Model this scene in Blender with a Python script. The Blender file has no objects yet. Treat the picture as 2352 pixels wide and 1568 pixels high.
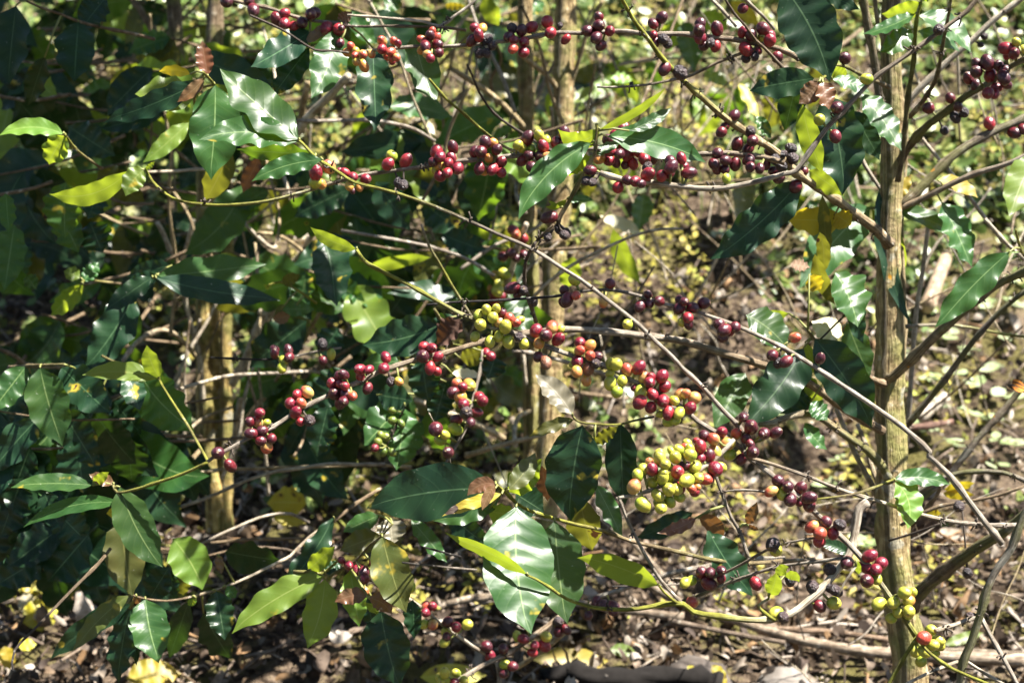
import bpy, math, random
from mathutils import Vector, noise, Matrix
rnd = random.Random(7)
S = bpy.context.scene
COL = S.collection
PI = math.pi
# ---------------------------------------------------------------- camera frame
# picture positions below are in units of a 2352 x 1568 picture; pt() puts one at a real distance
CAMZ, PITCH = 1.15, math.radians(18)
CAM = Vector((0, 0, CAMZ))
RT = Vector((1, 0, 0)); UP = Vector((0, math.sin(PITCH), math.cos(PITCH))); FW = Vector((0, math.cos(PITCH), -math.sin(PITCH)))
F = 50 / 36 * 2352
def ray(x, y): return FW + RT * ((x - 1176) / F) + UP * ((784 - y) / F)
def pt(x, y, d): return CAM + ray(x, y) * d
def proj(p):
    q = p - CAM; d = q.dot(FW)
    return (1176 + F * q.dot(RT) / d, 784 - F * q.dot(UP) / d, d) if d > 1e-3 else (9e9, 9e9, d)
SUN = Vector((.47, .03, .88)).normalized()
SUNC = Vector((SUN.dot(RT), SUN.dot(UP), -SUN.dot(FW)))
# ---------------------------------------------------------------- terrain
def hgt(X, Y):
    t = max(0, Y - 2.3)
    z = .42 * (math.sqrt(t * t + .09) - .3)
    z += .05 * noise.noise((X * 1.3, Y * 1.3, 3)) + .03 * noise.noise((X * 4, Y * 4, 9)) * min(1, .4 + t) + .008 * noise.noise((X * 14, Y * 14, 5))
    return z
def ground(x, y):
    r = ray(x, y); d = .8
    for _ in range(400):
        p = CAM + r * d
        h = p.z - hgt(p.x, p.y)
        if h < .002: break
        d += max(.004, h * .6)
    return p, d
# ---------------------------------------------------------------- tiles: picture was read in nine enlarged parts
K = .33364
TILES = {c: (784.2 * (i % 3), 522.9 * (i // 3), K) for i, c in enumerate('ABCDEFGHI')}
TILES['Z'] = (1406.8, 947.5, .14649)
TILES['P'] = (0, 0, 1.0)
def parse(s):
    out = []; t = 'P'
    for w in s.split():
        if w.isalpha() and len(w) == 1: t = w
        else: out.append((t, w))
    return out
def xy(t, a, b):
    o = TILES[t]; return o[0] + o[2] * float(a), o[1] + o[2] * float(b)
# ---------------------------------------------------------------- mesh collector
class MB:
    def __init__(s): s.v = []; s.f = []; s.mi = []; s.col = []; s.uv = []; s.smooth = True
    def add(s, vs, fs, mi=0, cols=None, uvs=None):
        o = len(s.v); s.v += vs
        s.f += [tuple(i + o for i in f) for f in fs]; s.mi += [mi] * len(fs)
        s.col += cols if cols else [(1, 1, 1)] * len(vs)
        s.uv += uvs if uvs else [(0, 0)] * len(vs)
    def build(s, name, mats, parent=None, origin=Vector((0, 0, 0)), pw=Vector((0, 0, 0))):
        me = bpy.data.meshes.new(name)
        me.from_pydata([tuple(v - origin) for v in s.v], [], s.f)
        for m in mats: me.materials.append(m)
        me.polygons.foreach_set('material_index', s.mi)
        me.polygons.foreach_set('use_smooth', [s.smooth] * len(s.f))
        a = me.color_attributes.new('Col', 'FLOAT_COLOR', 'POINT')
        a.data.foreach_set('color', [x for c in s.col for x in (c[0], c[1], c[2], 1)])
        u = me.uv_layers.new(name='UVMap')
        li = [0] * len(me.loops); me.loops.foreach_get('vertex_index', li)
        u.data.foreach_set('uv', [x for i in li for x in s.uv[i]])
        o = bpy.data.objects.new(name, me); COL.objects.link(o)
        o.location = origin - pw
        if parent: o.parent = parent
        return o
def tag(o, label=None, cat=None, group=None, kind=None):
    if label: o['label'] = label
    if cat: o['category'] = cat
    if group: o['group'] = group
    if kind: o['kind'] = kind
    return o
def spline(P, step=.012):
    """Catmull-Rom through Vectors carrying extra values: P = list of (Vector, radius, colour)"""
    out = []
    n = len(P)
    for i in range(n - 1):
        a = P[max(0, i - 1)]; b = P[i]; c = P[i + 1]; d = P[min(n - 1, i + 2)]
        k = max(2, int((c[0] - b[0]).length / step))
        for j in range(k):
            t = j / k; t2 = t * t; t3 = t2 * t
            p = .5 * ((2 * b[0]) + (c[0] - a[0]) * t + (2 * a[0] - 5 * b[0] + 4 * c[0] - d[0]) * t2 + (3 * b[0] - a[0] - 3 * c[0] + d[0]) * t3)
            out.append((p, b[1] + (c[1] - b[1]) * t, tuple(b[2][q] + (c[2][q] - b[2][q]) * t for q in range(3))))
    out.append(P[-1]); return out
def tube(mb, pts, sides=8, mi=0, knob=0, rough=.1, seed=0, cap=True):
    vs = []; fs = []; cs = []; us = []
    n = len(pts); L = 0; prev = None
    for i, (p, r, c) in enumerate(pts):
        t = (pts[min(n - 1, i + 1)][0] - pts[max(0, i - 1)][0]).normalized()
        if prev is None: x = t.orthogonal().normalized()
        else: x = (prev - t * prev.dot(t)).normalized()
        prev = x; y = t.cross(x)
        if i: L += (p - pts[i - 1][0]).length
        kb = 1
        if knob:
            ph = (L % knob) / knob; kb = 1 + .38 * math.exp(-((ph - .5) * knob / .0035) ** 2)
        for k in range(sides):
            a = 2 * PI * k / sides
            rr = r * kb * (1 + rough * noise.noise((p.x * 60 + seed, p.y * 60 + math.cos(a) * 1.5, p.z * 60 + math.sin(a) * 1.5)))
            if sides >= 12: rr *= 1 + .16 * noise.noise((p.x * 9 + math.cos(a) * .9 + seed, p.y * 9 + math.sin(a) * .9, p.z * 14)) + .10 * noise.noise((math.cos(a) * 2.2 + seed, math.sin(a) * 2.2, p.z * 5))
            vs.append(p + (x * math.cos(a) + y * math.sin(a)) * rr); cs.append(c); us.append((k / sides, L))
    for i in range(n - 1):
        for k in range(sides):
            fs.append((i * sides + k, i * sides + (k + 1) % sides, (i + 1) * sides + (k + 1) % sides, (i + 1) * sides + k))
    if cap:
        fs.append(tuple(range(sides))[::-1]); fs.append(tuple((n - 1) * sides + k for k in range(sides)))
    mb.add(vs, fs, mi, cs, us)
# ---------------------------------------------------------------- materials
class NT:
    def __init__(s, name):
        s.m = bpy.data.materials.new(name); s.m.use_nodes = True; s.t = s.m.node_tree; s.t.nodes.clear()
        s.out = s.n('ShaderNodeOutputMaterial')
    def n(s, k, **kw):
        nd = s.t.nodes.new(k)
        for a, b in kw.items():
            if a.startswith('i_'):
                key = a[2:]; key = int(key) if key.isdigit() else key.replace('_', ' ')
                nd.inputs[key].default_value = b
            else: setattr(nd, a, b)
        return nd
    def l(s, a, b): s.t.links.new(a, b)
    def math(s, op, a, b=None, c=None):
        nd = s.n('ShaderNodeMath', operation=op)
        for i, v in enumerate((a, b, c)):
            if v is None: continue
            if isinstance(v, (int, float)): nd.inputs[i].default_value = v
            else: s.l(v, nd.inputs[i])
        return nd.outputs[0]
    def step(s, v, a, b):
        nd = s.n('ShaderNodeMapRange', interpolation_type='SMOOTHSTEP'); s.l(v, nd.inputs[0])
        nd.inputs[1].default_value = a; nd.inputs[2].default_value = b; return nd.outputs[0]
    def mix(s, f, a, b, mode='MIX'):
        nd = s.n('ShaderNodeMix', data_type='RGBA', blend_type=mode)
        for i, v in ((0, f), (6, a), (7, b)):
            if isinstance(v, tuple): nd.inputs[i].default_value = (*v, 1) if len(v) == 3 else v
            elif isinstance(v, (int, float)): nd.inputs[i].default_value = v
            else: s.l(v, nd.inputs[i])
        return nd.outputs[2]
    def noise(s, vec, scale, detail=4, rough=.55):
        nd = s.n('ShaderNodeTexNoise'); nd.inputs['Scale'].default_value = scale; nd.inputs['Detail'].default_value = detail; nd.inputs['Roughness'].default_value = rough
        if vec is not None: s.l(vec, nd.inputs['Vector'])
        return nd.outputs[0]
    def voro(s, vec, scale):
        nd = s.n('ShaderNodeTexVoronoi'); nd.inputs['Scale'].default_value = scale
        s.l(vec, nd.inputs['Vector']); return nd
    def bump(s, h, strength, dist):
        nd = s.n('ShaderNodeBump'); nd.inputs['Strength'].default_value = strength; nd.inputs['Distance'].default_value = dist
        s.l(h, nd.inputs['Height']); return nd.outputs[0]
    def finish(s, col, rough, nrm=None, spec=.5, trans=None, tw=0, coat=0):
        p = s.n('ShaderNodeBsdfPrincipled'); p.inputs['Specular IOR Level'].default_value = spec
        for v, k in ((col, 'Base Color'), (rough, 'Roughness')):
            if isinstance(v, tuple): p.inputs[k].default_value = (*v, 1)
            elif isinstance(v, (int, float)): p.inputs[k].default_value = v
            else: s.l(v, p.inputs[k])
        if coat: p.inputs['Coat Weight'].default_value = coat; p.inputs['Coat Roughness'].default_value = .25
        if nrm is not None: s.l(nrm, p.inputs['Normal'])
        sh = p.outputs[0]
        if tw:
            tr = s.n('ShaderNodeBsdfTranslucent')
            if isinstance(trans, tuple): tr.inputs[0].default_value = (*trans, 1)
            else: s.l(trans, tr.inputs[0])
            mx = s.n('ShaderNodeMixShader'); mx.inputs[0].default_value = tw
            s.l(sh, mx.inputs[1]); s.l(tr.outputs[0], mx.inputs[2]); sh = mx.outputs[0]
        s.l(sh, s.out.inputs[0]); return s.m
def objvec(t, per=True):
    tc = t.n('ShaderNodeTexCoord')
    if not per: return tc.outputs['Object']
    oi = t.n('ShaderNodeObjectInfo')
    c = t.n('ShaderNodeCombineXYZ'); v = t.math('MULTIPLY', oi.outputs['Random'], 31.0)
    t.l(v, c.inputs[0]); t.l(v, c.inputs[2])
    a = t.n('ShaderNodeVectorMath', operation='ADD'); t.l(tc.outputs['Object'], a.inputs[0]); t.l(c.outputs[0], a.inputs[1])
    return a.outputs[0]
def leafmat(name, c1, c2, vein, tcol, tw, rough, spot=.735, halo=(.35, .27, .03), spec=.5, coarse=22):
    t = NT(name); v = objvec(t)
    uv = t.n('ShaderNodeUVMap'); sp = t.n('ShaderNodeSeparateXYZ'); t.l(uv.outputs[0], sp.inputs[0])
    a = t.math('ABSOLUTE', t.math('MULTIPLY_ADD', sp.outputs[1], 2, -1))
    s = t.math('SUBTRACT', t.math('MULTIPLY', sp.outputs[0], 9), t.math('MULTIPLY', t.math('POWER', a, 1.25), 1.7))
    s = t.math('ADD', s, t.math('MULTIPLY', t.noise(v, 30, 2), .35))
    w = t.math('MULTIPLY', t.math('ABSOLUTE', t.math('SUBTRACT', t.math('FRACT', s), .5)), 2)
    sv = t.math('MULTIPLY', t.step(w, .88, .99), t.math('SUBTRACT', 1, t.math('MULTIPLY', a, .7)))
    mr = t.step(a, .045, .015)
    vm = t.math('MAXIMUM', t.math('MULTIPLY', sv, .22), t.math('MULTIPLY', mr, .8))
    n1 = t.noise(v, coarse, 5)
    base = t.mix(t.step(n1, .35, .68), c1, c2)
    base = t.mix(vm, base, vein)
    oi = t.n('ShaderNodeObjectInfo')
    hs = t.n('ShaderNodeHueSaturation'); t.l(base, hs.inputs['Color'])
    t.l(t.math('MULTIPLY_ADD', oi.outputs['Random'], .5, .75), hs.inputs['Value'])
    t.l(t.math('MULTIPLY_ADD', oi.outputs['Random'], .03, .485), hs.inputs['Hue'])
    n2 = t.noise(v, 38, 3, .5)
    base = t.mix(t.step(n2, spot - .07, spot), hs.outputs[0], halo)
    sm = t.step(n2, spot + .005, spot + .025)
    base = t.mix(sm, base, (.06, .035, .025))
    dust = t.step(t.noise(v, 260, 2), .70, .78)
    base = t.mix(t.math('MULTIPLY', dust, .35), base, (.45, .45, .38))
    tc = t.mix(t.math('MULTIPLY', vm, .6), t.mix(t.step(n1, .35, .68), tcol, tuple(x * .72 for x in tcol)), vein)
    tc = t.mix(sm, tc, (.05, .02, .005))
    fine = t.noise(v, 420, 2)
    h = t.math('ADD', t.math('MULTIPLY', t.math('SUBTRACT', 1, t.math('MULTIPLY', w, w)), .55), t.math('ADD', t.math('MULTIPLY', fine, .12), t.math('MULTIPLY', mr, -.6)))
    h = t.math('ADD', h, t.math('MULTIPLY', t.noise(v, 70, 3), .45))
    nb = t.bump(h, .16, .0009)
    rg = t.math('ADD', t.math('MULTIPLY', t.noise(v, 50, 3), .14), rough - .05)
    return t.finish(base, rg, nb, spec, tc, tw)
LEAF = {
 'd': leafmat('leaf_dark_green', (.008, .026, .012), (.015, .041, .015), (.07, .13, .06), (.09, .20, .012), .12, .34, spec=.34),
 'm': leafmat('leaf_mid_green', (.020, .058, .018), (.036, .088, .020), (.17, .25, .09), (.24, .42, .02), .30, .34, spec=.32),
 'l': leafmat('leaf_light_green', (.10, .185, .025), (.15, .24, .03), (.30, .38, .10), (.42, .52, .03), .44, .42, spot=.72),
 'y': leafmat('leaf_yellow', (.36, .28, .02), (.42, .38, .05), (.5, .45, .1), (.65, .50, .02), .42, .45, spot=.66, halo=(.30, .22, .02)),
 'o': leafmat('leaf_olive', (.055, .07, .015), (.09, .09, .02), (.2, .2, .06), (.26, .26, .02), .35, .42, spot=.68),
 'z': leafmat('leaf_bronze', (.15, .062, .028), (.11, .07, .035), (.22, .14, .08), (.30, .13, .03), .28, .33, spot=.8),
 'q': leafmat('leaf_grey_bronze', (.13, .115, .08), (.17, .15, .11), (.25, .22, .16), (.25, .2, .05), .25, .36, spot=.8),
 'p': leafmat('leaf_pale_dry', (.50, .46, .28), (.55, .52, .36), (.6, .55, .4), (.6, .5, .2), .25, .5, spot=.7),
 'b': leafmat('leaf_dead_brown', (.10, .055, .035), (.16, .09, .05), (.2, .13, .08), (.2, .08, .02), .12, .7, spot=.75),
}
def cherrymat(name, c1, c2, rough=.3, bloom=.25, shrivel=0):
    t = NT(name); v = objvec(t)
    tc = t.n('ShaderNodeTexCoord'); sp = t.n('ShaderNodeSeparateXYZ'); t.l(tc.outputs['Object'], sp.inputs[0])
    oi = t.n('ShaderNodeObjectInfo')
    f = t.math('ADD', t.math('MULTIPLY', sp.outputs[2], .35), t.math('ADD', t.math('MULTIPLY', t.noise(v, 1.1, 2), 1.0), t.math('MULTIPLY', oi.outputs['Random'], .55)))
    base = t.mix(t.step(f, .45, 1.0), c1, c2)
    n = t.noise(v, 3, 5)
    base = t.mix(t.math('MULTIPLY', t.step(n, .52, .75), bloom), base, (.34, .27, .25))
    d = t.step(t.noise(v, 26, 1), .72, .77)
    base = t.mix(t.math('MULTIPLY', d, .35), base, (.5, .45, .38))
    d2 = t.step(t.noise(v, 13, 1), .72, .75)
    base = t.mix(t.math('MULTIPLY', d2, .55), base, (.03, .015, .01))
    h = t.math('ADD', t.noise(v, 9, 4), t.math('MULTIPLY', t.noise(v, 2.2, 2), 2.0 + shrivel * 3))
    nb = t.bump(h, .25 + shrivel * .5, .0011)
    rg = t.math('MULTIPLY_ADD', n, .3, rough - .12)
    p = t.finish(base, rg, nb, .5)
    pb = [x for x in t.t.nodes if x.type == 'BSDF_PRINCIPLED'][0]
    pb.inputs['Subsurface Weight'].default_value = .0
    return p
CH = {
 'g': cherrymat('cherry_green', (.235, .30, .025), (.38, .355, .045), bloom=.25),
 'h': cherrymat('cherry_small_green', (.07, .11, .014), (.13, .16, .02)),
 'y': cherrymat('cherry_yellow', (.40, .33, .05), (.45, .18, .045), bloom=.3),
 'o': cherrymat('cherry_orange', (.45, .27, .08), (.36, .05, .03), bloom=.35),
 'r': cherrymat('cherry_red', (.27, .019, .025), (.14, .007, .020), bloom=.35),
 'd': cherrymat('cherry_dark_red', (.115, .008, .014), (.048, .008, .015), bloom=.25),
 'k': cherrymat('cherry_dried_black', (.022, .016, .020), (.040, .022, .024), .42, .3, 1),
 'b': cherrymat('cherry_brown', (.20, .08, .04), (.13, .05, .03), .4, .4, .3),
}
def plainmat(name, c, rough=.7, c2=None, scale=80, bumpd=.001):
    t = NT(name); v = objvec(t, False)
    n = t.noise(v, scale, 4)
    return t.finish(t.mix(n, c, c2 or tuple(x * .5 for x in c)), rough, t.bump(n, .5, bumpd))
NAVEL = plainmat('cherry_navel', (.10, .06, .035), .7, (.30, .22, .12), 4, .0004)
STALK = plainmat('stalk_green', (.22, .25, .05), .6, (.12, .10, .04))
STUB = plainmat('dry_stub_black', (.035, .026, .02), .85, (.07, .05, .035))
def barkmat(name, moss=0, fib=60):
    t = NT(name)
    at = t.n('ShaderNodeAttribute', attribute_name='Col')
    uv = t.n('ShaderNodeUVMap'); mp = t.n('ShaderNodeMapping'); mp.inputs['Scale'].default_value = (5, 90, 1)
    t.l(uv.outputs[0], mp.inputs[0])
    tc = t.n('ShaderNodeTexCoord'); v = tc.outputs['Object']
    mp2 = t.n('ShaderNodeMapping'); mp2.inputs['Scale'].default_value = (26, fib, 1); t.l(uv.outputs[0], mp2.inputs[0])
    n1 = t.noise(mp.outputs[0], 1, 5); n2 = t.noise(v, 90, 5); n3 = t.noise(mp2.outputs[0], 1, 4, .6); n4 = t.noise(v, 22, 4)
    f = t.step(t.math('ADD', t.math('MULTIPLY', n3, .6), t.math('MULTIPLY', n2, .4)), .38, .62)
    dark = t.mix(1.0, at.outputs[0], (.30, .25, .20), 'MULTIPLY')
    base = t.mix(f, dark, at.outputs[0])
    base = t.mix(t.math('MULTIPLY', t.step(n2, .60, .72), .55), base, (.60, .56, .46))
    if moss:
        base = t.mix(t.math('MULTIPLY', t.step(n4, .42, .60), .72), base, (.17, .175, .045))
        base = t.mix(t.step(t.noise(v, 60, 2), .73, .76), base, (.55, .26, .02))
        base = t.mix(t.math('MULTIPLY', t.step(t.noise(v, 35, 3), .62, .68), .6), base, (.42, .41, .34))
    h = t.math('ADD', t.math('MULTIPLY', n3, 1.3), t.math('ADD', t.math('MULTIPLY', n2, .6), t.math('MULTIPLY', n4, .8 * moss)))
    return t.finish(base, .72, t.bump(h, 1.0, .0016 + .0045 * moss), .35)
TWIG = barkmat('twig_bark', 0, 25); BARK = barkmat('trunk_bark', 1, 14)
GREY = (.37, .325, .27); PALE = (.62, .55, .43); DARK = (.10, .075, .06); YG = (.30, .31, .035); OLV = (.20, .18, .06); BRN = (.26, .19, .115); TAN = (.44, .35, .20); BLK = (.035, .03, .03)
# ---------------------------------------------------------------- cherries: a few shared meshes
def cherry_mesh(name, mat, var, shr):
    r = random.Random(var * 13 + shr * 5 + 1); mb = MB(); seg, rings = 18, 13
    el = (1.10, 1.2, 1.3)[var % 3]; vs = []; fs = []; mi = []
    ns = r.uniform(0, 90)
    def P(th, ph):
        k = 1 + .05 * noise.noise((math.cos(ph) * math.sin(th) + ns, math.sin(ph) * math.sin(th), math.cos(th)))
        if shr: k += .13 * noise.noise((2.6 * math.cos(ph) * math.sin(th) + ns, 2.6 * math.sin(ph) * math.sin(th), 1.5 * math.cos(th))) + .05 * math.sin(ph * 7 + ns)* math.sin(th)
        z = math.cos(th) * el
        if th < .10: z -= .03
        elif th < .22: z += .015
        return Vector((k * math.sin(th) * math.cos(ph), k * math.sin(th) * math.sin(ph), z * (1 + .03 * math.sin(ns))))
    ths = [.0001, .09, .13, .20, .27] + [.27 + (PI - .27) * i / (rings - 4) for i in range(1, rings - 3)]
    for th in ths:
        for j in range(seg): vs.append(P(min(th, PI - .0001), 2 * PI * j / seg))
    for i in range(len(ths) - 1):
        for j in range(seg):
            fs.append((i * seg + j, (i + 1) * seg + j, (i + 1) * seg + (j + 1) % seg, i * seg + (j + 1) % seg)); mi.append(1 if i in (0, 2) and i < 3 else 0)
    mb.add(vs, fs); mb.mi = mi
    o = mb.build(name, [mat, NAVEL]); me = o.data; bpy.data.objects.remove(o); return me
CM = {c: [cherry_mesh('coffee_cherry', CH[c], i, 1 if c == 'k' else 0) for i in range(3)] for c in CH}
CLAB = {'h': 'small unripe dark green coffee cherry', 'g': 'unripe green coffee cherry', 'y': 'yellow ripening coffee cherry', 'o': 'orange ripening coffee cherry', 'r': 'ripe red coffee cherry',
        'd': 'overripe dark red coffee cherry', 'k': 'dried black coffee cherry', 'b': 'brownish red coffee cherry'}
LLAB = {'z': 'young bronze leaf', 'y': 'yellowing leaf', 'p': 'pale dried leaf', 'b': 'curled dead brown leaf', 'l': 'fresh light green leaf'}
PLANTS = {}; BR = []; CUR = None
def plant(key, x, y, d, label, group='coffee plants'):
    w = pt(x, y, d); w.z = hgt(w.x, w.y)
    o = bpy.data.objects.new('coffee_plant', None); COL.objects.link(o); o.location = w; o.empty_display_size = .05
    tag(o, label, 'coffee plant', group); PLANTS[key] = (o, w); return o
def br(pl, d0, d1, r0, r1, cols, s, nodes=.05, stubs=0, name='branch', label=None, mat=None, sides=8, jit=0, knobs=True, rough=.12):
    """a branch through picture positions s, from depth d0 to d1 metres; r in tile units"""
    global CUR
    P2 = []
    for t, w in parse(s):
        a, b = w.split(','); P2.append((*xy(t, a, b), TILES[t][2]))
    L = [0]
    for a, b in zip(P2, P2[1:]): L.append(L[-1] + math.hypot(b[0] - a[0], b[1] - a[1]))
    if isinstance(cols[0], float): cols = [cols]
    P3 = []
    for i, (p, l) in enumerate(zip(P2, L)):
        u = l / L[-1]; d = d0 + (d1 - d0) * u + (rnd.uniform(-jit, jit) if jit and 0 < i < len(P2) - 1 else 0)
        q = u * (len(cols) - 1); k = min(int(q), len(cols) - 2) if len(cols) > 1 else 0
        c = cols[0] if len(cols) == 1 else tuple(cols[k][z] + (cols[k + 1][z] - cols[k][z]) * (q - k) for z in range(3))
        P3.append((pt(p[0], p[1], d), (r0 + (r1 - r0) * u) * K * d / F * (1 if name == 'trunk' else .9), c))
    pts = spline(P3, .01)
    CUR = dict(pl=pl, pts=pts, scr=[proj(p[0]) for p in pts], ch=[], lf=[], nodes=nodes if knobs else 0, stubs=stubs, name=name, label=label, mat=mat, sides=sides, rough=rough)
    BR.append(CUR); return CUR
def near(x, y):
    best = None
    for i, q in enumerate(CUR['scr']):
        d = math.hypot(q[0] - x, q[1] - y)
        if best is None or d < best[0]: best = (d, i, q[2])
    return best
def ch(s, dz=0):
    for t, w in parse(s):
        c = w[-1]; a = w[:-1].split(',')
        x, y = xy(t, a[0], a[1]); rp = (float(a[2]) if len(a) > 2 else 38) * TILES[t][2]
        q, i, d = near(x, y); brp = CUR['pts'][i][1] / d * F
        base = d - (rp * .7 + brp) / F * d if q < rp * .8 else d + rnd.uniform(-.7, .35) * rp / F * d
        base += dz
        z = base
        for o in CUR['ch'][::-1]:
            dd = math.hypot(o['x'] - x, o['y'] - y); sep = .9 * (o['rp'] + rp)
            if dd < sep:
                need = math.sqrt(sep * sep - dd * dd) / F * d
                if z > o['d'] - need: z = o['d'] - need
        z = max(z, base - 4 * rp / F * d)
        CUR['ch'].append(dict(x=x, y=y, rp=rp, d=z, c=c, i=i))
_h = (SUNC + Vector((0, 0, 1))).normalized()
MODES = {'W': (_h.x - .02, _h.y - .015, _h.z), 'G': (_h.x - .07, _h.y - .06, _h.z), 'U': (.10, .74, .66), 'D': (-.17, .10, .97), 'T': (-.22, -.50, .84), 'F': (.05, .15, .98), 'H': (.16, .30, .94)}
PROF = [(0, .015), (.03, .12), (.08, .40), (.15, .68), (.25, .91), (.35, .99), (.45, 1), (.55, .985), (.65, .91), (.75, .75), (.83, .53), (.89, .31), (.94, .15), (.975, .06), (1, .004)]
def prof(u):
    for (a, b), (c, d) in zip(PROF, PROF[1:]):
        if u <= c: return b + (d - b) * (u - a) / (c - a)
    return 0
def lf(s, dz=0.0, curl=None, fold=None, wavy=1.0):
    for t, w in parse(s):
        a = w.split(',')
        x0, y0 = xy(t, a[0], a[1]); x1, y1 = xy(t, a[2], a[3]); k = TILES[t][2]
        q, i, d = near(x0, y0)
        off = float(a[8]) if len(a) > 8 and a[8] else 0
        make_leaf(CUR, x0, y0, x1, y1, float(a[4]) * k, a[5], a[6], float(a[7]) * k if len(a) > 7 and a[7] else 0, d + dz + off, i, curl, fold, wavy)
def make_leaf(B, x0, y0, x1, y1, w, mode, c, bend, d, i, curl=None, fold=None, wavy=1.0):
    n = Vector(MODES[mode]); j = .09 if mode == 'G' else (.01 if mode == 'W' else .12)
    n += Vector((rnd.uniform(-j, j), rnd.uniform(-j, j), 0)); n.normalize()
    n = RT * n.x + UP * n.y - FW * n.z
    p0 = pt(x0, y0, d)
    dx, dy = x1 - x0, y1 - y0; L = math.hypot(dx, dy) or 1; dx /= L; dy /= L
    lx, ly = dy, -dx
    def on(x, y):
        r = ray(x, y); return CAM + r * ((p0 - CAM).dot(n) / r.dot(n))
    tipd = proj(on(x1, y1))[2]
    if abs(tipd - d) > .13:                       # keep the leaf's length plausible
        f = .13 / abs(tipd - d)
        vd = -FW; n = (n * f + vd * (1 - f)).normalized()
    w *= 1.06; wm = w * d / F; Lm = (on(x1, y1) - p0).length
    curl = rnd.uniform(.03, .18) if curl is None else curl
    fold = rnd.uniform(.05, .28) if fold is None else fold
    ph = rnd.uniform(0, 6.28); fr = rnd.uniform(18, 30); nu, nv = 40, 8
    s1 = rnd.uniform(-.06, .06); amp = rnd.uniform(.10, .22) * wavy
    ph2 = rnd.uniform(0, 6.28)
    mb = MB(); vs = []; us = []
    for iu in range(nu + 1):
        u = iu / nu; u = u + .05 * math.sin(2 * PI * u) * -.5
        e = 4 * u * (1 - u) * bend
        hook = max(0, u - .86) * L * s1 * 3
        cx = x0 + dx * L * u + lx * (e + hook); cy = y0 + dy * L * u + ly * (e + hook)
        b2 = 4 * (1 - 2 * u) * bend / L; tx, ty = dx + lx * b2, dy + ly * b2; tl = math.hypot(tx, ty); sx, sy = ty / tl, -tx / tl
        pw = prof(u) * w
        for iv in range(nv + 1):
            v = -1 + 2 * iv / nv; sgn = 1 if v > 0 else -1
            edge = 1 + amp * .45 * abs(v) * math.sin(fr * u + ph + sgn * 1.3) + .05 * abs(v) * noise.noise((u * 9 + ph, sgn * 3.1, 0))
            p = on(cx + sx * pw * v * edge, cy + sy * pw * v * edge)
            z = fold * abs(v) ** 1.2 * wm * prof(u) - curl * Lm * (u ** 2) * .8
            z += amp * .9 * wm * (abs(v) ** 1.6) * math.sin(fr * u + ph2 + sgn * .9) * min(1, prof(u) * 1.5)
            z += (.036 if c in 'dm' else .022) * wm * math.sin(2 * PI * (8.5 * u - 1.2 * abs(v)) + ph) * abs(v) * (1 - .75 * abs(v)) * 2 * prof(u)
            vs.append(p + n * z); us.append((u, (v + 1) / 2))
    fs = [(a * (nv + 1) + b, a * (nv + 1) + b + 1, (a + 1) * (nv + 1) + b + 1, (a + 1) * (nv + 1) + b) for a in range(nu) for b in range(nv)]
    mb.add(vs, fs, 0, None, us)
    B['lf'].append((mb, c, p0, i))
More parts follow.
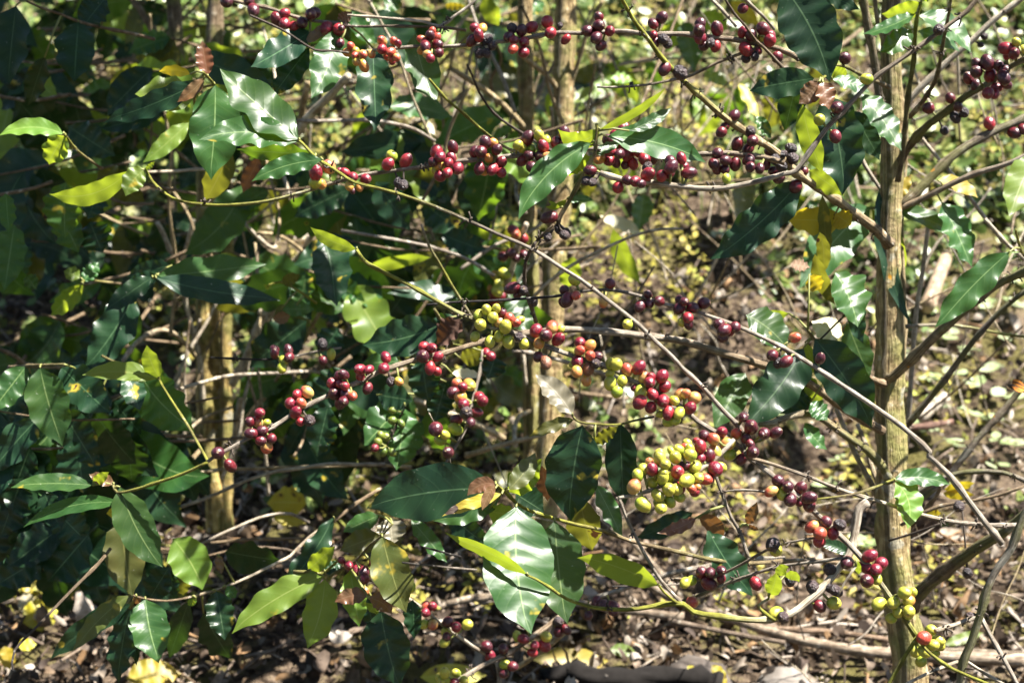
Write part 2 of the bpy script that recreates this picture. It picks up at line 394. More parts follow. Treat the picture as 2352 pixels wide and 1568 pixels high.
def finish_branches():
    for B in BR:
        root, pw = PLANTS[B['pl']]
        mb = MB(); r = random.Random(int(B['pts'][0][0].x * 9999) + len(B['pts']))
        tube(mb, B['pts'], B['sides'], 0, B['nodes'], B['rough'], r.uniform(0, 50))
        pts = B['pts']
        if B['stubs']:
            L = 0; nxt = B['nodes'] * .5
            for i in range(1, len(pts)):
                L += (pts[i][0] - pts[i - 1][0]).length
                if L >= nxt:
                    nxt += B['nodes']
                    if r.random() < B['stubs']:
                        for k in range(r.randint(3, 10)):
                            t = (pts[i][0] - pts[i - 1][0]).normalized()
                            o = Vector((r.uniform(-1, 1), r.uniform(-1, 1), r.uniform(-1, 1))); o = (o - t * o.dot(t)).normalized() + t * r.uniform(-.6, .6)
                            p = pts[i][0] + t * r.uniform(-.003, .003) + o * pts[i][1] * .6; l = r.uniform(.0015, .0052) * r.uniform(.6, 1.3)
                            m = p + o * l * .6 + Vector((r.uniform(-1, 1), r.uniform(-1, 1), r.uniform(-1, 1))) * .0015
                            tube(mb, [(p, .0009, STUBC), (m, .0007, STUBC), (m + (o + Vector((r.uniform(-.6, .6), r.uniform(-.6, .6), r.uniform(-.6, .6)))) * l * .5, .0009, STUBC)], 5, 1)
        for c in B['ch']:
            d = c['d']; R = c['rp'] * d / F; p = pt(c['x'], c['y'], d); q = pts[c['i']][0]
            c['p'] = p; c['R'] = R
            if (p - q).length < .075:
                ax = (p - q).normalized(); e = p - ax * R * .95
                mm = (q + e) * .5 + Vector((0, 0, r.uniform(-.002, .002)))
                tube(mb, [(q, .0011, YG), (mm, .0010, YG), (e, .0014, YG)], 5, 1 if c['c'] == 'k' else 2)
        for (lm, lc, p0, i) in B['lf']:
            q = pts[i][0]
            if (p0 - q).length < .06:
                tube(mb, [(q, .0013, YG), ((q + p0) * .5 + Vector((0, 0, .002)), .0011, YG), (p0 + (p0 - q) * .03, .0009, YG)], 5, 2)
        o = mb.build(B['name'], [B['mat'] or TWIG, STUB, STALK], root, pts[0][0], pw); bw = pts[0][0]
        if B['label']: o['label'] = B['label']
        for c in B['ch']:
            me = r.choice(CM[c['c']])
            q = bpy.data.objects.new('coffee_cherry', me); COL.objects.link(q); q.parent = o; q.location = c['p'] - bw
            off = c['p'] - pts[c['i']][0]
            dr = off.normalized() * 1.0 + Vector((r.uniform(-.7, .7), r.uniform(-.7, .7), r.uniform(-.7, .7))) - FW * .12 + Vector((0, 0, -.15))
            q.rotation_euler = dr.to_track_quat('Z', 'Y').to_euler()
            k = c['R'] * r.uniform(.95, 1.06); q.scale = (k * r.uniform(.90, .98), k * r.uniform(.91, .98), k * r.uniform(.92, 1.0))
            q['label'] = CLAB[c['c']]
        for (lm, lc, p0, i) in B['lf']:
            l = lm.build('leaf', [LEAF[lc]], o, p0, bw)
            if lc in LLAB: l['label'] = LLAB[lc]
STUBC = (.05, .04, .03)
# ================================================================ the plants
plant('right', 2060, 1568, 1.55, 'coffee tree with one thick mossy brown trunk on the right and red cherry rows')
plant('front', 2120, 1568, 1.25, 'coffee plant whose long diagonal front branch carries the big green, orange and red cherry cluster')
plant('edge', 2290, 1568, 1.30, 'coffee plant with a bare forked grey stem at right edge and long dark cherry twig')
plant('mid', 1290, 1300, 2.35, 'coffee tree with two bare straight tan trunks standing behind the cherry rows in the middle')
plant('left', 490, 1200, 2.45, 'coffee tree with several yellowish stems and big dark green leaves in shade at left')
plant('back', 380, 420, 3.0, 'dark leafy coffee shrub in the shade behind the upper left corner')
plant('low', 500, 1480, 1.5, 'low leafy coffee plant with spotted drooping leaves above yellow fallen leaves at lower left')
plant('bottom', 1420, 1540, 1.35, 'coffee plant at bottom centre with large glossy leaves and bronze young tips')
# ================================================================ right tree
T = 'right'
br(T, 1.56, 1.56, 62, 150, [(.42, .32, .17), (.44, .34, .17), (.36, .28, .16)], 'C 1435,-150 1430,150 1430,400 1445,700 1440,1000 1440,1300 F 1425,0 1420,400 1425,800 1415,1200 1430,1500 I 1445,300 1455,700 1510,1050 1560,1400 1570,1800 1600,2800 1600,4200', name='trunk', mat=BARK, sides=20, knobs=False, rough=.22)
lf('I 1660,390,1780,405,30,T,y I 1800,235,2010,190,32,T,y I 1790,260,2010,285,32,T,y', dz=.12)
br(T, 1.50, 1.54, 34, 28, [TAN, GREY], 'C 1225,-120 1245,20 1270,140 1305,330 1330,480 1345,620 1370,760 1400,900', nodes=.035, stubs=.8, mat=BARK, sides=12)
br(T, 1.55, 1.60, 16, 26, [TAN], 'C 1320,-60 1340,150 1420,400 1480,600 1530,800 1530,1100 F 1500,0 1510,300 1520,700 1500,1100', sides=8)
br(T, 1.46, 1.54, 13, 24, [YG, OLV, BRN], 'C 1640,20 1615,100 1600,220 1590,420 1560,600 1540,760 1520,1000 1480,1250', nodes=.04)
lf('C 1645,15,1370,112,62,T,l,25 C 1640,5,1720,-60,30,T,l C 1600,95,1255,185,42,U,m,25 C 1570,205,1355,350,72,G,m,20 C 1625,110,2000,345,70,G,m,50 C 1612,215,1930,320,45,G,m,10')
br(T, 1.40, 1.52, 12, 18, [OLV, BRN], 'C 1850,-60 1835,70 1800,250 1770,420 1740,550 1650,700 1560,810', nodes=.028, stubs=.9)
br(T, 1.38, 1.55, 18, 34, [GREY, BRN], 'C 2480,340 2351,410 2250,460 2130,560 1950,660 1880,720 1700,850 1620,930 1540,1030 1500,1110', nodes=.05, stubs=.5, sides=10, mat=BARK)
ch('C 2230,380,30r 2295,290,33g 2345,345,32g 2227,335,48r 2280,370,43d 2170,450,38d 2025,445,38d 2160,605,35r 2150,650,30r 2225,580,35d 2095,432,47d 2215,482,40d 2210,535,48d 1965,540,40d 2020,495,45d 2020,590,40d 2100,642,43r 2115,520,47r 1840,675,38d 1935,775,38k 1895,735,35d 1875,810,36k 1800,900,33k 1690,745,45d')
br(T, 1.56, 1.56, 30, 36, [GREY, BRN], 'C 2500,760 2351,820 2170,890 2000,980 1850,1080 1700,1230 1580,1350 1490,1420', nodes=.05, stubs=.5, sides=10, mat=BARK)
ch('C 2110,850,43r 2280,915,40d 2340,890,36d')
br(T, 1.50, 1.56, 18, 26, [GREY, BRN], 'C 2500,1020 2351,1080 2200,1140 2000,1200 1800,1290 1600,1390 1480,1440', nodes=.05, stubs=.3)
lf('C 1350,1410,1582,1200,62,F,y,-15 C 1350,1430,1490,1525,34,T,b C 1750,1240,2040,1352,48,G,y,25 C 1450,1432,1953,1645,55,G,m,20 C 1290,1430,870,1920,150,W,m,-40 C 1300,1440,1510,1925,72,T,l,40 C 1350,1300,1590,2225,55,D,d,-60 C 1780,1390,2015,1810,88,G,m')
br(T, 1.62, 1.66, 22, 26, [PALE], 'C 2400,-80 2320,0 2150,130 2000,270 1850,400 1680,560 1530,720 1470,800', nodes=.06, stubs=.3, mat=None)
ch('C 2050,310,22k 2075,250,24k')
br(T, 1.7, 1.72, 14, 14, [PALE], 'C 1600,900 1750,1080 1900,1260 2050,1460 2200,1660', nodes=.05)
br(T, 1.62, 1.62, 20, 12, [PALE, GREY], 'C 1180,980 1260,1150 1380,1330', nodes=.05)
# long twig rising to the right, and the pale branch it ends in
br(T, 1.22, 1.24, 15, 22, [BRN, GREY, PALE], 'C 2060,-60 1960,75 1860,150 1740,240 1600,340 1470,430 1340,520 1230,630 1100,770 1000,870 870,1050 780,1175 700,1195 550,1240 370,1280 200,1300 0,1285 B 2080,1250 1950,1240 1780,1190', nodes=.045, stubs=.75)
ch('C 1763,205,44k 1265,545,42g 940,825,44g 1060,742,46d 1050,940,42d B 1712,1172,40d 1685,1245,33k 1728,1255,33k 1970,1240,38d 2025,1250,40r 2065,1265,33d 1905,1290,40r 2105,1150,35k 2110,1200,46r 2340,1090,35r 2265,1195,32d 2265,1110,42d 2205,1212,42r 2270,1150,45d C 42,1190,42d C 300,1230,33g')
# yellow-green branch running down to the trunk
br(T, 1.22, 1.50, 13, 40, [YG, YG, TAN, TAN, BRN], 'B 1900,-60 1975,75 2030,165 2120,280 2190,380 2290,490 C 60,610 130,670 250,780 330,840 430,905 510,965 590,1010 700,1110 780,1190 930,1290 1050,1370 1190,1480 1330,1580 1420,1680', nodes=.032, stubs=.95, sides=10)
ch('B 2225,475,42d B 2330,502,48k C 290,870,30d 355,795,40d 265,910,38d 465,905,40k 450,1025,38d 480,970,42d 375,995,46d 690,1060,28k 608,1050,40d 745,1020,38k 635,1100,40k 575,1135,33d 620,1175,33d 660,1220,45d 680,1145,42k 755,1090,42k 830,1180,35d 775,1285,47d')
lf('C 820,1235,190,1795,125,D,d,30 C 960,1340,1000,1850,42,T,o C 1110,1515,700,1525,88,T,y C 1050,1470,1160,1560,70,T,y C 870,1170,1112,1350,65,T,l')
# second row: along the middle top
br(T, 1.40, 1.34, 10, 22, [YG, YG, GREY, GREY, GREY, GREY, BRN], 'A 1005,1172 1050,1250 1110,1310 1190,1365 1320,1400 1570,1412 1840,1385 2020,1340 2150,1305 2280,1262 2351,1245 B 140,1205 300,1185 430,1165 560,1150 640,1135 800,1110 940,1100 1060,1085 1200,1070 1350,1062 1480,1055 1680,1025 1830,1030 2000,1045 2351,1060 C 200,1060 320,1055 430,1070 560,1085 700,1120', nodes=.045, stubs=.3)
ch('A 2215,1270,36y 2265,1150,46o 2170,1255,46g 2175,1190,46r 2340,1180,26r B 75,1310,26d 125,1290,28y 55,1280,36y 25,1190,34r 80,1220,38r 168,1232,40r 347,1073,42g 320,1130,45r 445,1107,44r 400,1262,40k 425,1275,36k')
ch('B 655,1180,35y 670,1140,38y 630,1115,34d 655,1045,46r 767,1015,40d 757,1085,38r 680,1078,40r 737,1120,38r 803,1157,44r 680,1212,44r 730,1190,40r')
ch('B 1045,985,36y 975,1170,38y 990,980,44d 920,1045,42d 950,1160,40d 960,1045,42d 1070,1030,40d 1100,1115,42d 1015,1092,33y 1100,1185,36r 1040,1165,40r')
ch('B 1410,965,32g 1360,935,38g 1280,955,44d 1245,1020,36g 1215,1000,36g 1310,1025,36g 1340,1155,36d 1247,1105,40d 1290,1070,40d 1310,1150,42d 1390,1005,38r 1365,1075,40d 1420,1085,44o 1480,985,45d 1532,915,42d 1605,950,37r 1545,990,40d')
ch('B 1955,880,34r 1930,890,36r 1880,925,38r 1890,1120,36d 1955,1135,32d 2140,1105,38d 2165,1065,42d 1840,1100,46r 1945,985,40d 1835,965,44d 1990,990,44r 1850,1040,42r 1975,1068,40r 1915,1060,40d 2050,1040,46r 2010,1128,36r 2087,1095,42r 1775,1090,44y 2320,1070,40r C 15,1095,32r 10,1145,34r')
ch('C 235,1165,36d 290,1165,36d 240,1055,40d 215,1130,42d 360,1130,42d 295,1105,40d 435,1110,28d 460,1100,38d 465,1150,38d 530,1160,36d')
lf('A 895,1172,310,1342,70,T,l,85 A 1000,1165,865,1342,72,H,l,-20 A 1000,1172,1066,1113,16,T,l')
# the upright shoot on the second row
br(T, 1.28, 1.30, 11, 18, [YG, TAN, OLV, BRN], 'B 1755,850 1760,900 1750,980 1745,1060 1700,1130 1650,1230 1590,1340 1560,1400 1510,1480 1490,1530', nodes=.04, stubs=.3)
ch('E 1505,15,37k 1550,35,32k 1535,50,34k 1420,65,32k B 1430,1497,52d')
lf('B 1778,885,1487,890,62,T,l,85 B 1780,890,2235,608,28,T,l,-30 B 1975,900,2290,720,42,H,m,-20 B 1830,940,2548,1078,100,H,m,30 B 1720,985,1212,1485,100,H,m,-60 B 1712,1080,1562,1222,55,T,l,-25 B 1742,1062,1925,968,34,G,m B 1552,1372,1400,1430,20,T,l,20 B 1562,1395,1745,1375,22,H,m,20 B 1505,1432,1422,1385,14,T,l', wavy=.8)
# top row
br(T, 1.38, 1.36, 12, 22, [GREY, GREY, BRN], 'A 2360,820 B 130,360 240,345 360,335 450,325 570,320 700,320 870,312 1060,290 1180,280 1320,255 1400,240 1500,225 1650,230 1820,220 1960,215 2100,235 2351,235 C 170,255 330,270 500,300 670,340 800,400'.replace('A 2360,820 ', ''), nodes=.05, stubs=.4)
ch('B 45,362,35y 65,318,28o 98,350,28y 98,385,30o 103,425,30y 155,455,36y 207,372,33o 147,375,34o 315,390,30o 350,425,26r 345,405,28o 360,283,30o 280,285,36o 280,340,35r 340,357,32o 380,397,30o 390,300,25r')
ch('B 625,215,30o 550,270,30o 570,282,30o 545,350,28y 655,260,30o 610,245,37d 577,318,38d 662,308,37d 592,375,34o 612,403,34r 672,365,36d 970,197,35y 917,193,35r 897,280,38d 945,245,38r 1005,275,36k 1038,318,33k 950,368,34k 1000,368,34k')
ch('B 1175,195,36k 1155,255,42d 1308,190,42r 1240,210,42d 1187,275,36r 1182,335,38o 1258,290,40r 1255,362,42r 1417,152,45r 1440,227,45r 1505,175,22k 1545,272,32r 1772,117,36d 1697,215,44d 1787,315,39d 1772,177,42d 1847,215,37r 1755,262,44d 2145,165,38d 2205,122,43d 2160,295,36d 2150,240,30r 2245,300,36k 2215,270,40k')
ch('C 145,315,36d 225,320,39r 120,165,42d 118,262,45r 112,210,45d 235,200,45d 190,295,35k 410,222,36r 470,245,42d 600,245,42r 550,197,45d 600,280,44r 540,270,22g 520,350,28r 435,402,36k 497,390,32k 435,340,44r 650,395,44d')
br(T, 1.42, 1.40, 9, 11, [DARK, BRN], 'B 0,178 160,185 330,180 560,185 700,190 860,210', nodes=.04, stubs=.3)
br(T, 1.40, 1.42, 9, 11, [PALE, GREY], 'B 40,105 180,115 370,130 560,150 680,180 780,110 880,40 960,-40', nodes=.04, stubs=.3)
br(T, 1.46, 1.42, 14, 12, [BRN, GREY], 'A 1480,-40 1700,30 1830,50 2060,125 2200,150 2351,160 B 60,180', nodes=.04)
ch('A 1560,10,46d 1715,10,42d 1745,70,43d 1905,135,46d 2025,185,38r 2080,160,42d 2165,90,42d 2140,100,46d 1960,165,40r 1960,92,37r 2250,195,46r 2330,205,46r 2325,320,36r B -10,300,34d B 0,195,26d')
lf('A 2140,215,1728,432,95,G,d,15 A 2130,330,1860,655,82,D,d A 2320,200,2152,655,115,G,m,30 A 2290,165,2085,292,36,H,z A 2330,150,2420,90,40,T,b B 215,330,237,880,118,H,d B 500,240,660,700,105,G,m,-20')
br(T, 1.30, 1.34, 9, 8, [DARK, DARK], 'A 1720,105 1940,205 2060,280 2170,345 2280,350 2400,365', nodes=.05)
br(T, 1.27, 1.38, 8, 14, [DARK, BRN, GREY], 'C 270,-40 350,90 430,180 500,280 560,330 700,480 810,580', nodes=.05)
br(T, 1.36, 1.40, 14, 12, [PALE, GREY], 'C 380,-60 470,40 550,110 630,200', nodes=.05)
ch('C 413,60,36d')
br(T, 1.5, 1.5, 14, 12, [PALE, GREY], 'C 170,-30 270,70 370,185', nodes=.05, stubs=.5)
br(T, 1.38, 1.36, 8, 12, [GREY, BRN], 'B 1760,600 1900,600 2100,585 2280,550 C 60,520 240,430 400,370 520,330', nodes=.05, stubs=.5)
# dark leaf pair and bronze tips beside the trunk
br(T, 1.24, 1.50, 9, 18, [YG, OLV, BRN], 'C 955,545 1010,500 1040,450 1120,460 1200,500 1330,560 1420,600', nodes=.05)
ch('C 1050,370,30d 1115,402,46d')
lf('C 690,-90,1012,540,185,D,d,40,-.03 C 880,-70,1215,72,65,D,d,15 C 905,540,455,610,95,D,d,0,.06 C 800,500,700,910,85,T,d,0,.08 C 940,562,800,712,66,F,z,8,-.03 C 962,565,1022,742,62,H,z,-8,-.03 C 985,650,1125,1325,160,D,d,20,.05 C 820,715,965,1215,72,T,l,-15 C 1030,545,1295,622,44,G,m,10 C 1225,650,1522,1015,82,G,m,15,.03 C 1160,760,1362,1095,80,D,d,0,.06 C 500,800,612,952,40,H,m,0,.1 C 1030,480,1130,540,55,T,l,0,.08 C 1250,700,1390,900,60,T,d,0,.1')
# leaf group low on the trunk's left
br(T, 1.42, 1.55, 12, 26, [OLV, BRN, BRN], 'F 860,700 900,760 960,820 1050,900 1180,980 1300,1040 1400,1080', nodes=.05)
ch('F 1188,535,38k')
lf('F 730,590,430,640,40,T,l,0,.05 F 435,600,740,820,105,G,m,20,-.02 F 740,700,740,700,5,D,d F 830,830,430,1350,140,H,d,30 F 430,1000,220,1370,105,G,m,0,.05 F 850,1080,670,1280,120,D,d,0,.06 F 905,760,1310,1375,150,D,d,25 F 1050,310,1225,660,118,G,m,15,.02 F 1215,460,1240,800,58,D,d,-30,.02 F 1100,735,890,640,78,G,p,10 F 840,790,960,1060,40,T,l F 910,180,1045,550,50,T,o,-20 F 1130,655,1290,1040,88,D,m,0,.04 F 880,1200,1000,1320,60,G,m F 840,1340,1005,1515,48,G,m,-20 F 740,250,880,270,38,G,b F 870,330,950,430,60,T,y F 940,30,960,330,45,T,o,20 F 830,1000,960,1230,50,T,l,0,.05'.replace('F 740,700,740,700,5,D,d ', ''))
# branches on the right side of the trunk
br(T, 1.42, 1.55, 27, 38, [GREY, TAN], 'F 2500,230 2351,300 2150,400 1950,560 1750,730 1600,880 1500,980 1400,1060', nodes=.05, stubs=.4, sides=12, mat=BARK)
br(T, 1.50, 1.58, 18, 26, [GREY, BRN], 'F 2480,330 2351,440 2200,560 2000,780 1800,1050 1650,1230 1530,1370 1450,1440', nodes=.06, stubs=.5, sides=10, mat=BARK)
br(T, 1.66, 1.68, 22, 26, [BRN, GREY], 'F 2440,950 2351,1080 2270,1180 2170,1300 2050,1430 1930,1580 1800,1750 I 1760,200 1600,330', nodes=.05, stubs=.4, sides=10, mat=BARK)
br(T, 1.7, 1.75, 17, 20, [PALE, GREY], 'F 1700,-60 1680,60 1650,300 1610,550 1580,900 1555,1300 1540,1500', nodes=.09)
br(T, 1.6, 1.62, 16, 14, [PALE], 'F 2080,-60 2130,0 2230,110 2351,220 2420,290', nodes=.05)
br(T, 1.38, 1.52, 9, 12, [YG, OLV], 'F 2290,15 2330,160 2380,220 2460,300', nodes=.05)
lf('F 2250,165,1748,690,96,F,m,-20,-.05 F 2330,170,2250,166,6,H,l', wavy=1.4)
br(T, 1.6, 1.56, 9, 14, [YG, GREY], 'F 2351,750 2200,730 2000,690 1830,670 1650,670 1540,680', nodes=.06)
br(T, 1.47, 1.53, 24, 32, [PALE, TAN, BRN], 'F 530,1350 620,1345 700,1310 820,1280 920,1290 1040,1370 1150,1450 1270,1530 I 1370,70 1430,180', nodes=.035, stubs=.9, sides=10, mat=BARK)
br(T, 1.6, 1.58, 16, 24, [PALE, TAN], 'F 1010,1130 1080,1300 1150,1470 1210,1600 I 1300,200 1370,330', nodes=.05)
br(T, 1.62, 1.60, 16, 22, [PALE, TAN], 'F 1200,1350 1260,1500 I 1290,50 1340,180 1400,260', nodes=.05)
br(T, 1.40, 1.52, 34, 52, [GREY, BRN, BRN], 'I 2500,250 2351,410 2200,530 2050,620 1900,720 1750,835 1640,930 1570,1040', nodes=.06, stubs=.4, sides=14, mat=BARK, rough=.2)
br(T, 1.50, 1.56, 16, 22, [GREY, GREY], 'I 2500,250 2351,170 2200,115 2000,110 1850,135 1700,200 1560,300 1480,350', nodes=.05, stubs=.4, mat=BARK)
br(T, 1.48, 1.52, 12, 14, [BRN, BRN], 'I 2351,210 2200,265 2000,310 1760,350 1600,420 1500,480', nodes=.06)
ch('I 1900,350,40k I 1960,810,36k')
br(T, 1.58, 1.6, 14, 18, [BRN], 'I 1790,180 1740,290 1660,380 1560,500', nodes=.06)
br(T, 1.46, 1.5, 8, 10, [DARK], 'I 1780,465 1600,530 1420,585', nodes=.06)
# thick horizontal branch behind the front cluster, feeding the long lower row at left
br(T, 1.30, 1.54, 13, 34, [GREY, GREY, BRN, GREY, BRN, BRN], 'G 1430,40 D 1500,1560 1560,1530 1650,1480 1750,1430 1880,1370 2000,1290 2150,1205 2260,1155 E 60,1085 170,1040 260,990 380,950 520,905 700,865 850,820 990,780 1200,735 1540,700 1830,715 2050,740 2351,780 F 200,840 420,905 560,945 800,1030 1000,1160 1150,1270 1380,1400', nodes=.045, stubs=.5)
ch('D 1500,1550,46d G 1585,70,42d D 1838,1340,27g 1775,1335,38o 1788,1275,38r 1720,1335,38d 1730,1415,40d 1835,1510,42o 1805,1395,36d 1870,1450,38d 1795,1465,37d 2115,1130,42o 2045,1145,36r 1997,1207,39r 2072,1207,39o 2067,1335,34r 2130,1325,40k 2035,1270,40r 2330,1020,35d 2285,1070,39r 2345,1200,42d 2340,1075,35r 2300,1140,46d E 15,1010,36d 20,1140,36d 15,1195,40d 25,1090,32r 75,1155,37o 130,1020,35r 130,975,41r 190,975,34r 180,1105,35d 305,892,40r 292,967,41r 340,1058,36k 395,1057,32y 567,815,36r 660,990,32r 560,885,46d 620,828,36r 660,887,37r 610,965,40r')
# ================================================================ front plant
T = 'front'
br(T, 1.20, 1.22, 14, 24, [YG, YG, GREY, GREY, GREY, GREY, GREY, GREY, YG], 'E 105,150 150,220 220,270 330,325 460,390 600,470 740,550 830,600 920,635 1040,690 1160,715 1310,775 1450,830 1600,885 1800,945 1920,1000 2000,1050 2100,1095 2200,1150 2351,1240 F 100,1330 250,1420 400,1510 I 430,0 520,60 620,140 800,290 950,430 1090,560 1240,715 1340,850 1430,980 1520,1110 1610,1250', nodes=.042, stubs=.15, sides=10)
lf('E 103,148,-222,2,44,T,l,20', wavy=.7)
ch('E 1110,585,30d 1225,635,30g 1000,565,37g 1065,558,34g 943,598,36g 1155,620,39o 1085,650,40o 1042,618,41g 1202,652,37o 958,668,43g 1085,745,38g 1130,682,48g 920,750,37g 1022,785,41g 1150,785,44g 1260,800,44g 1220,752,32k')
ch('E 1508,700,30g 1450,685,47o 1340,708,46r 1360,797,40y 1408,740,44d 1493,768,47r 1355,888,38d 1408,928,43b')
ch('E 1642,790,43r 1590,940,28g 1640,845,36o 1712,810,42y 1760,890,40d 1712,880,38o 1625,923,46r 1620,990,42y 1685,1042,42y 1700,972,45b 1750,938,38k')
ch('E 1850,935,38g 1892,942,43g 1965,978,42o 2047,962,45r 1850,1000,34g 1850,1070,46g 1897,1130,42g 1932,1053,40g')
ch('E 2080,1030,38o 2130,1030,36r 2020,1100,26r 2227,1092,42r 2207,1022,45r 2120,1065,43r 2060,1130,47g 2053,1200,48r 2140,1142,42r 2130,1235,44r 2330,1150,42o F 80,1172,46o 20,1140,38o E 2200,1280,30g 2290,1190,38g 2215,1190,49r 2260,1325,44g 2300,1320,38g 2325,1275,38g 2250,1275,43r F 50,1240,48r')
ch('Z 1715,300,90r 1940,330,100o 1840,655,108g 1810,480,108y')
ch('I 680,265,42g 800,325,28d 870,345,46d 610,245,40o 655,172,42d 722,215,47d 812,222,43d 870,290,47d 740,305,47d 940,590,44r 888,490,44o 1035,535,44r 985,455,42d 945,535,47o 1080,475,46k 1335,850,38g 1267,862,52d 1365,742,47r 1287,690,46r 1262,770,43r 1330,785,43r')
ch('I 1580,940,36g 1555,1000,46y 1550,1085,44g 1525,945,48g 1350,1020,48g 1435,1117,42g 1478,1078,36g 1450,1013,46g 1557,1072,44g 1740,1355,32g 1765,1300,42g 1755,1275,42g 1595,1345,38g 1640,1415,38g 1710,1200,40g 1720,1305,43g 1662,1350,40g 1660,1255,50o')
# side spur holding the big cluster
br(T, 1.20, 1.14, 16, 13, [GREY, PALE], 'Z 1900,420 1700,640 1480,820 1240,960 1000,1060 760,1150 560,1225 340,1290 100,1330', nodes=.018, stubs=.25)
ch('Z 1320,440,58r 1440,360,92d 1585,410,104o 1610,605,96y 1380,530,106r 1520,670,100d 1385,715,86r 1700,850,86g 1170,480,82g 1150,530,62o 1045,580,90g 920,600,58g 1215,560,72g 1530,1030,74r 1450,1040,98o 1345,1020,98g 1290,1230,92r 1330,1160,64y 1235,1180,78o 1050,1310,92g 900,1390,88g 735,1420,88g 760,1490,98g')
ch('Z 735,660,98g 575,770,78o 745,730,106g 900,850,64g 985,700,107g 1220,660,102g 1130,830,92d 1300,845,100g 825,810,94g 480,880,88g 395,980,92g 1615,880,118r 620,885,104r 905,1010,78g 1020,930,114r 790,960,92g 790,1020,94g 1050,1180,92r 1165,1060,116g 1010,1200,98g 335,1160,116o 620,1090,92g 880,1205,107g 480,1440,116g 710,1300,100g')
# long grey branch from the upper left leaves, meeting the front branch
br(T, 1.17, 1.22, 12, 19, [YG, YG, DARK, GREY, GREY, GREY, GREY], 'A 2060,968 2085,990 2140,1050 2200,1105 2290,1160 2351,1200 B 90,1255 250,1295 380,1330 560,1390 760,1470 980,1567 E 1100,55 1320,150 1520,280 1650,360 1790,465 1950,590 2050,670 2150,770 2280,890 2351,970 F 120,1080 280,1260 380,1360 F 470,1480 I 520,60'.replace('I 520,60', '').strip(), nodes=.06, stubs=.9)
ch('E 1970,665,37g F 420,1300,34k 560,1415,44d 640,1410,40d 470,1385,44d Z 2050,75,76d 2340,340,62d 2020,730,92d 2170,210,112d 2095,405,80d 2160,490,76d 2200,620,112d', dz=-.01)
lf('A 2060,962,1508,470,128,G,m,10 A 2180,1075,1620,1045,58,T,m,-10,.015 A 2050,978,1372,948,96,G,m,-55 A 2222,1100,1730,1240,66,H,m,-30,-.01', wavy=1.0, curl=.03)
br(T, 1.20, 1.24, 15, 22, [YG, YG, TAN], 'I 1610,1250 1560,1330 1500,1430 1420,1568 1330,1760 1300,2000 1320,2600 1300,5700', nodes=.05)
br(T, 1.20, 1.14, 13, 13, [YG], 'I 1610,1250 1680,1340 1740,1390 1860,1470 2090,1567 2250,1640', nodes=.06)
# twigs below the front branch
br(T, 1.20, 1.34, 13, 18, [BRN, GREY, PALE, GREY, GREY], 'I 430,0 480,20 620,60 850,140 1060,225 1260,290 1500,360 1660,410 1900,460 2200,480 2400,470', nodes=.04, stubs=.6)
br(T, 1.20, 1.27, 8, 10, [YG, BRN, OLV, YG], 'I 920,300 1150,270 1290,230 1400,185 1450,165', nodes=.05)
lf('I 1450,165,1855,188,58,G,m,28 I 1460,178,1553,500,88,G,l,55', wavy=.8)
br(T, 1.18, 1.20, 12, 14, [GREY, GREY], 'Z 60,1370 H 1910,290 1950,400 2010,530 2100,700 2200,860 2290,960 2351,1020', nodes=.06, stubs=.3)
br(T, 1.24, 1.24, 12, 14, [GREY, GREY], 'I 210,90 240,180 270,260 330,420 380,500 420,600 445,700', nodes=.04, stubs=.8)
lf('I 440,470,512,335,36,T,z I 450,480,525,515,15,T,z I 110,430,285,555,52,T,z,25 I 90,430,-165,520,42,G,z,20')
br(T, 1.24, 1.22, 7, 10, [GREY], 'I 280,250 360,238 480,240 570,250', nodes=.04, stubs=.4)
br(T, 1.22, 1.3, 9, 13, [GREY, BRN], 'I 910,565 720,600 600,640 520,680 400,750 300,800 200,840 100,855 -80,850', nodes=.04, stubs=.9)
ch('I 640,650,47g 620,612,50k 265,845,32d 180,880,47d 265,790,39d 60,860,39g 15,875,37g 130,805,43d 190,805,43d')
br(T, 1.22, 1.3, 12, 14, [GREY, GREY, OLV], 'I 1100,705 950,725 750,750 560,790 440,830 300,880 150,945 0,1000 -60,1020', nodes=.04, stubs=.9)
ch('I 502,880,46r 738,860,36k 65,1008,45o')
br(T, 1.17, 1.24, 10, 34, [YG, YG, YG, YG, PALE, PALE, GREY], 'H 1270,820 1340,850 1440,910 1550,985 1740,1045 1960,1060 2100,1045 2200,1025 2351,1020 I 70,1075 240,1105 450,1130 600,1125 740,1090 860,1000 990,880 1060,790 1120,720 1160,640 1180,560 1200,440 1215,365 1270,320', nodes=.05, stubs=.45, sides=10)
ch('I 1010,910,32k 1055,930,42k 893,905,46k 1015,785,46k 940,1035,46d 1040,1015,48g 1130,735,50d 640,1085,48g 690,1110,42k')
lf('H 1285,822,678,590,40,T,l,-35 I 1145,680,928,600,40,H,d,-20', wavy=.6)
br(T, 1.18, 1.2, 9, 10, [YG], 'H 2185,890 2220,940 2290,1000 2351,1035', nodes=.05)
lf('H 2183,892,1618,715,80,T,l,-30', wavy=.6)
br(T, 1.18, 1.2, 9, 14, [YG], 'I 590,960 590,985 520,1030 560,1080 630,1130', nodes=.05)
lf('I 595,955,640,812,55,T,l,-10 I 668,830,728,770,40,T,l,20 I 700,830,800,880,30,T,l,30', wavy=.3)
br(T, 1.2, 1.2, 9, 8, [PALE], 'I 1190,760 1110,880 1065,975', nodes=.06)
lf('I 1195,720,1215,830,22,T,l')
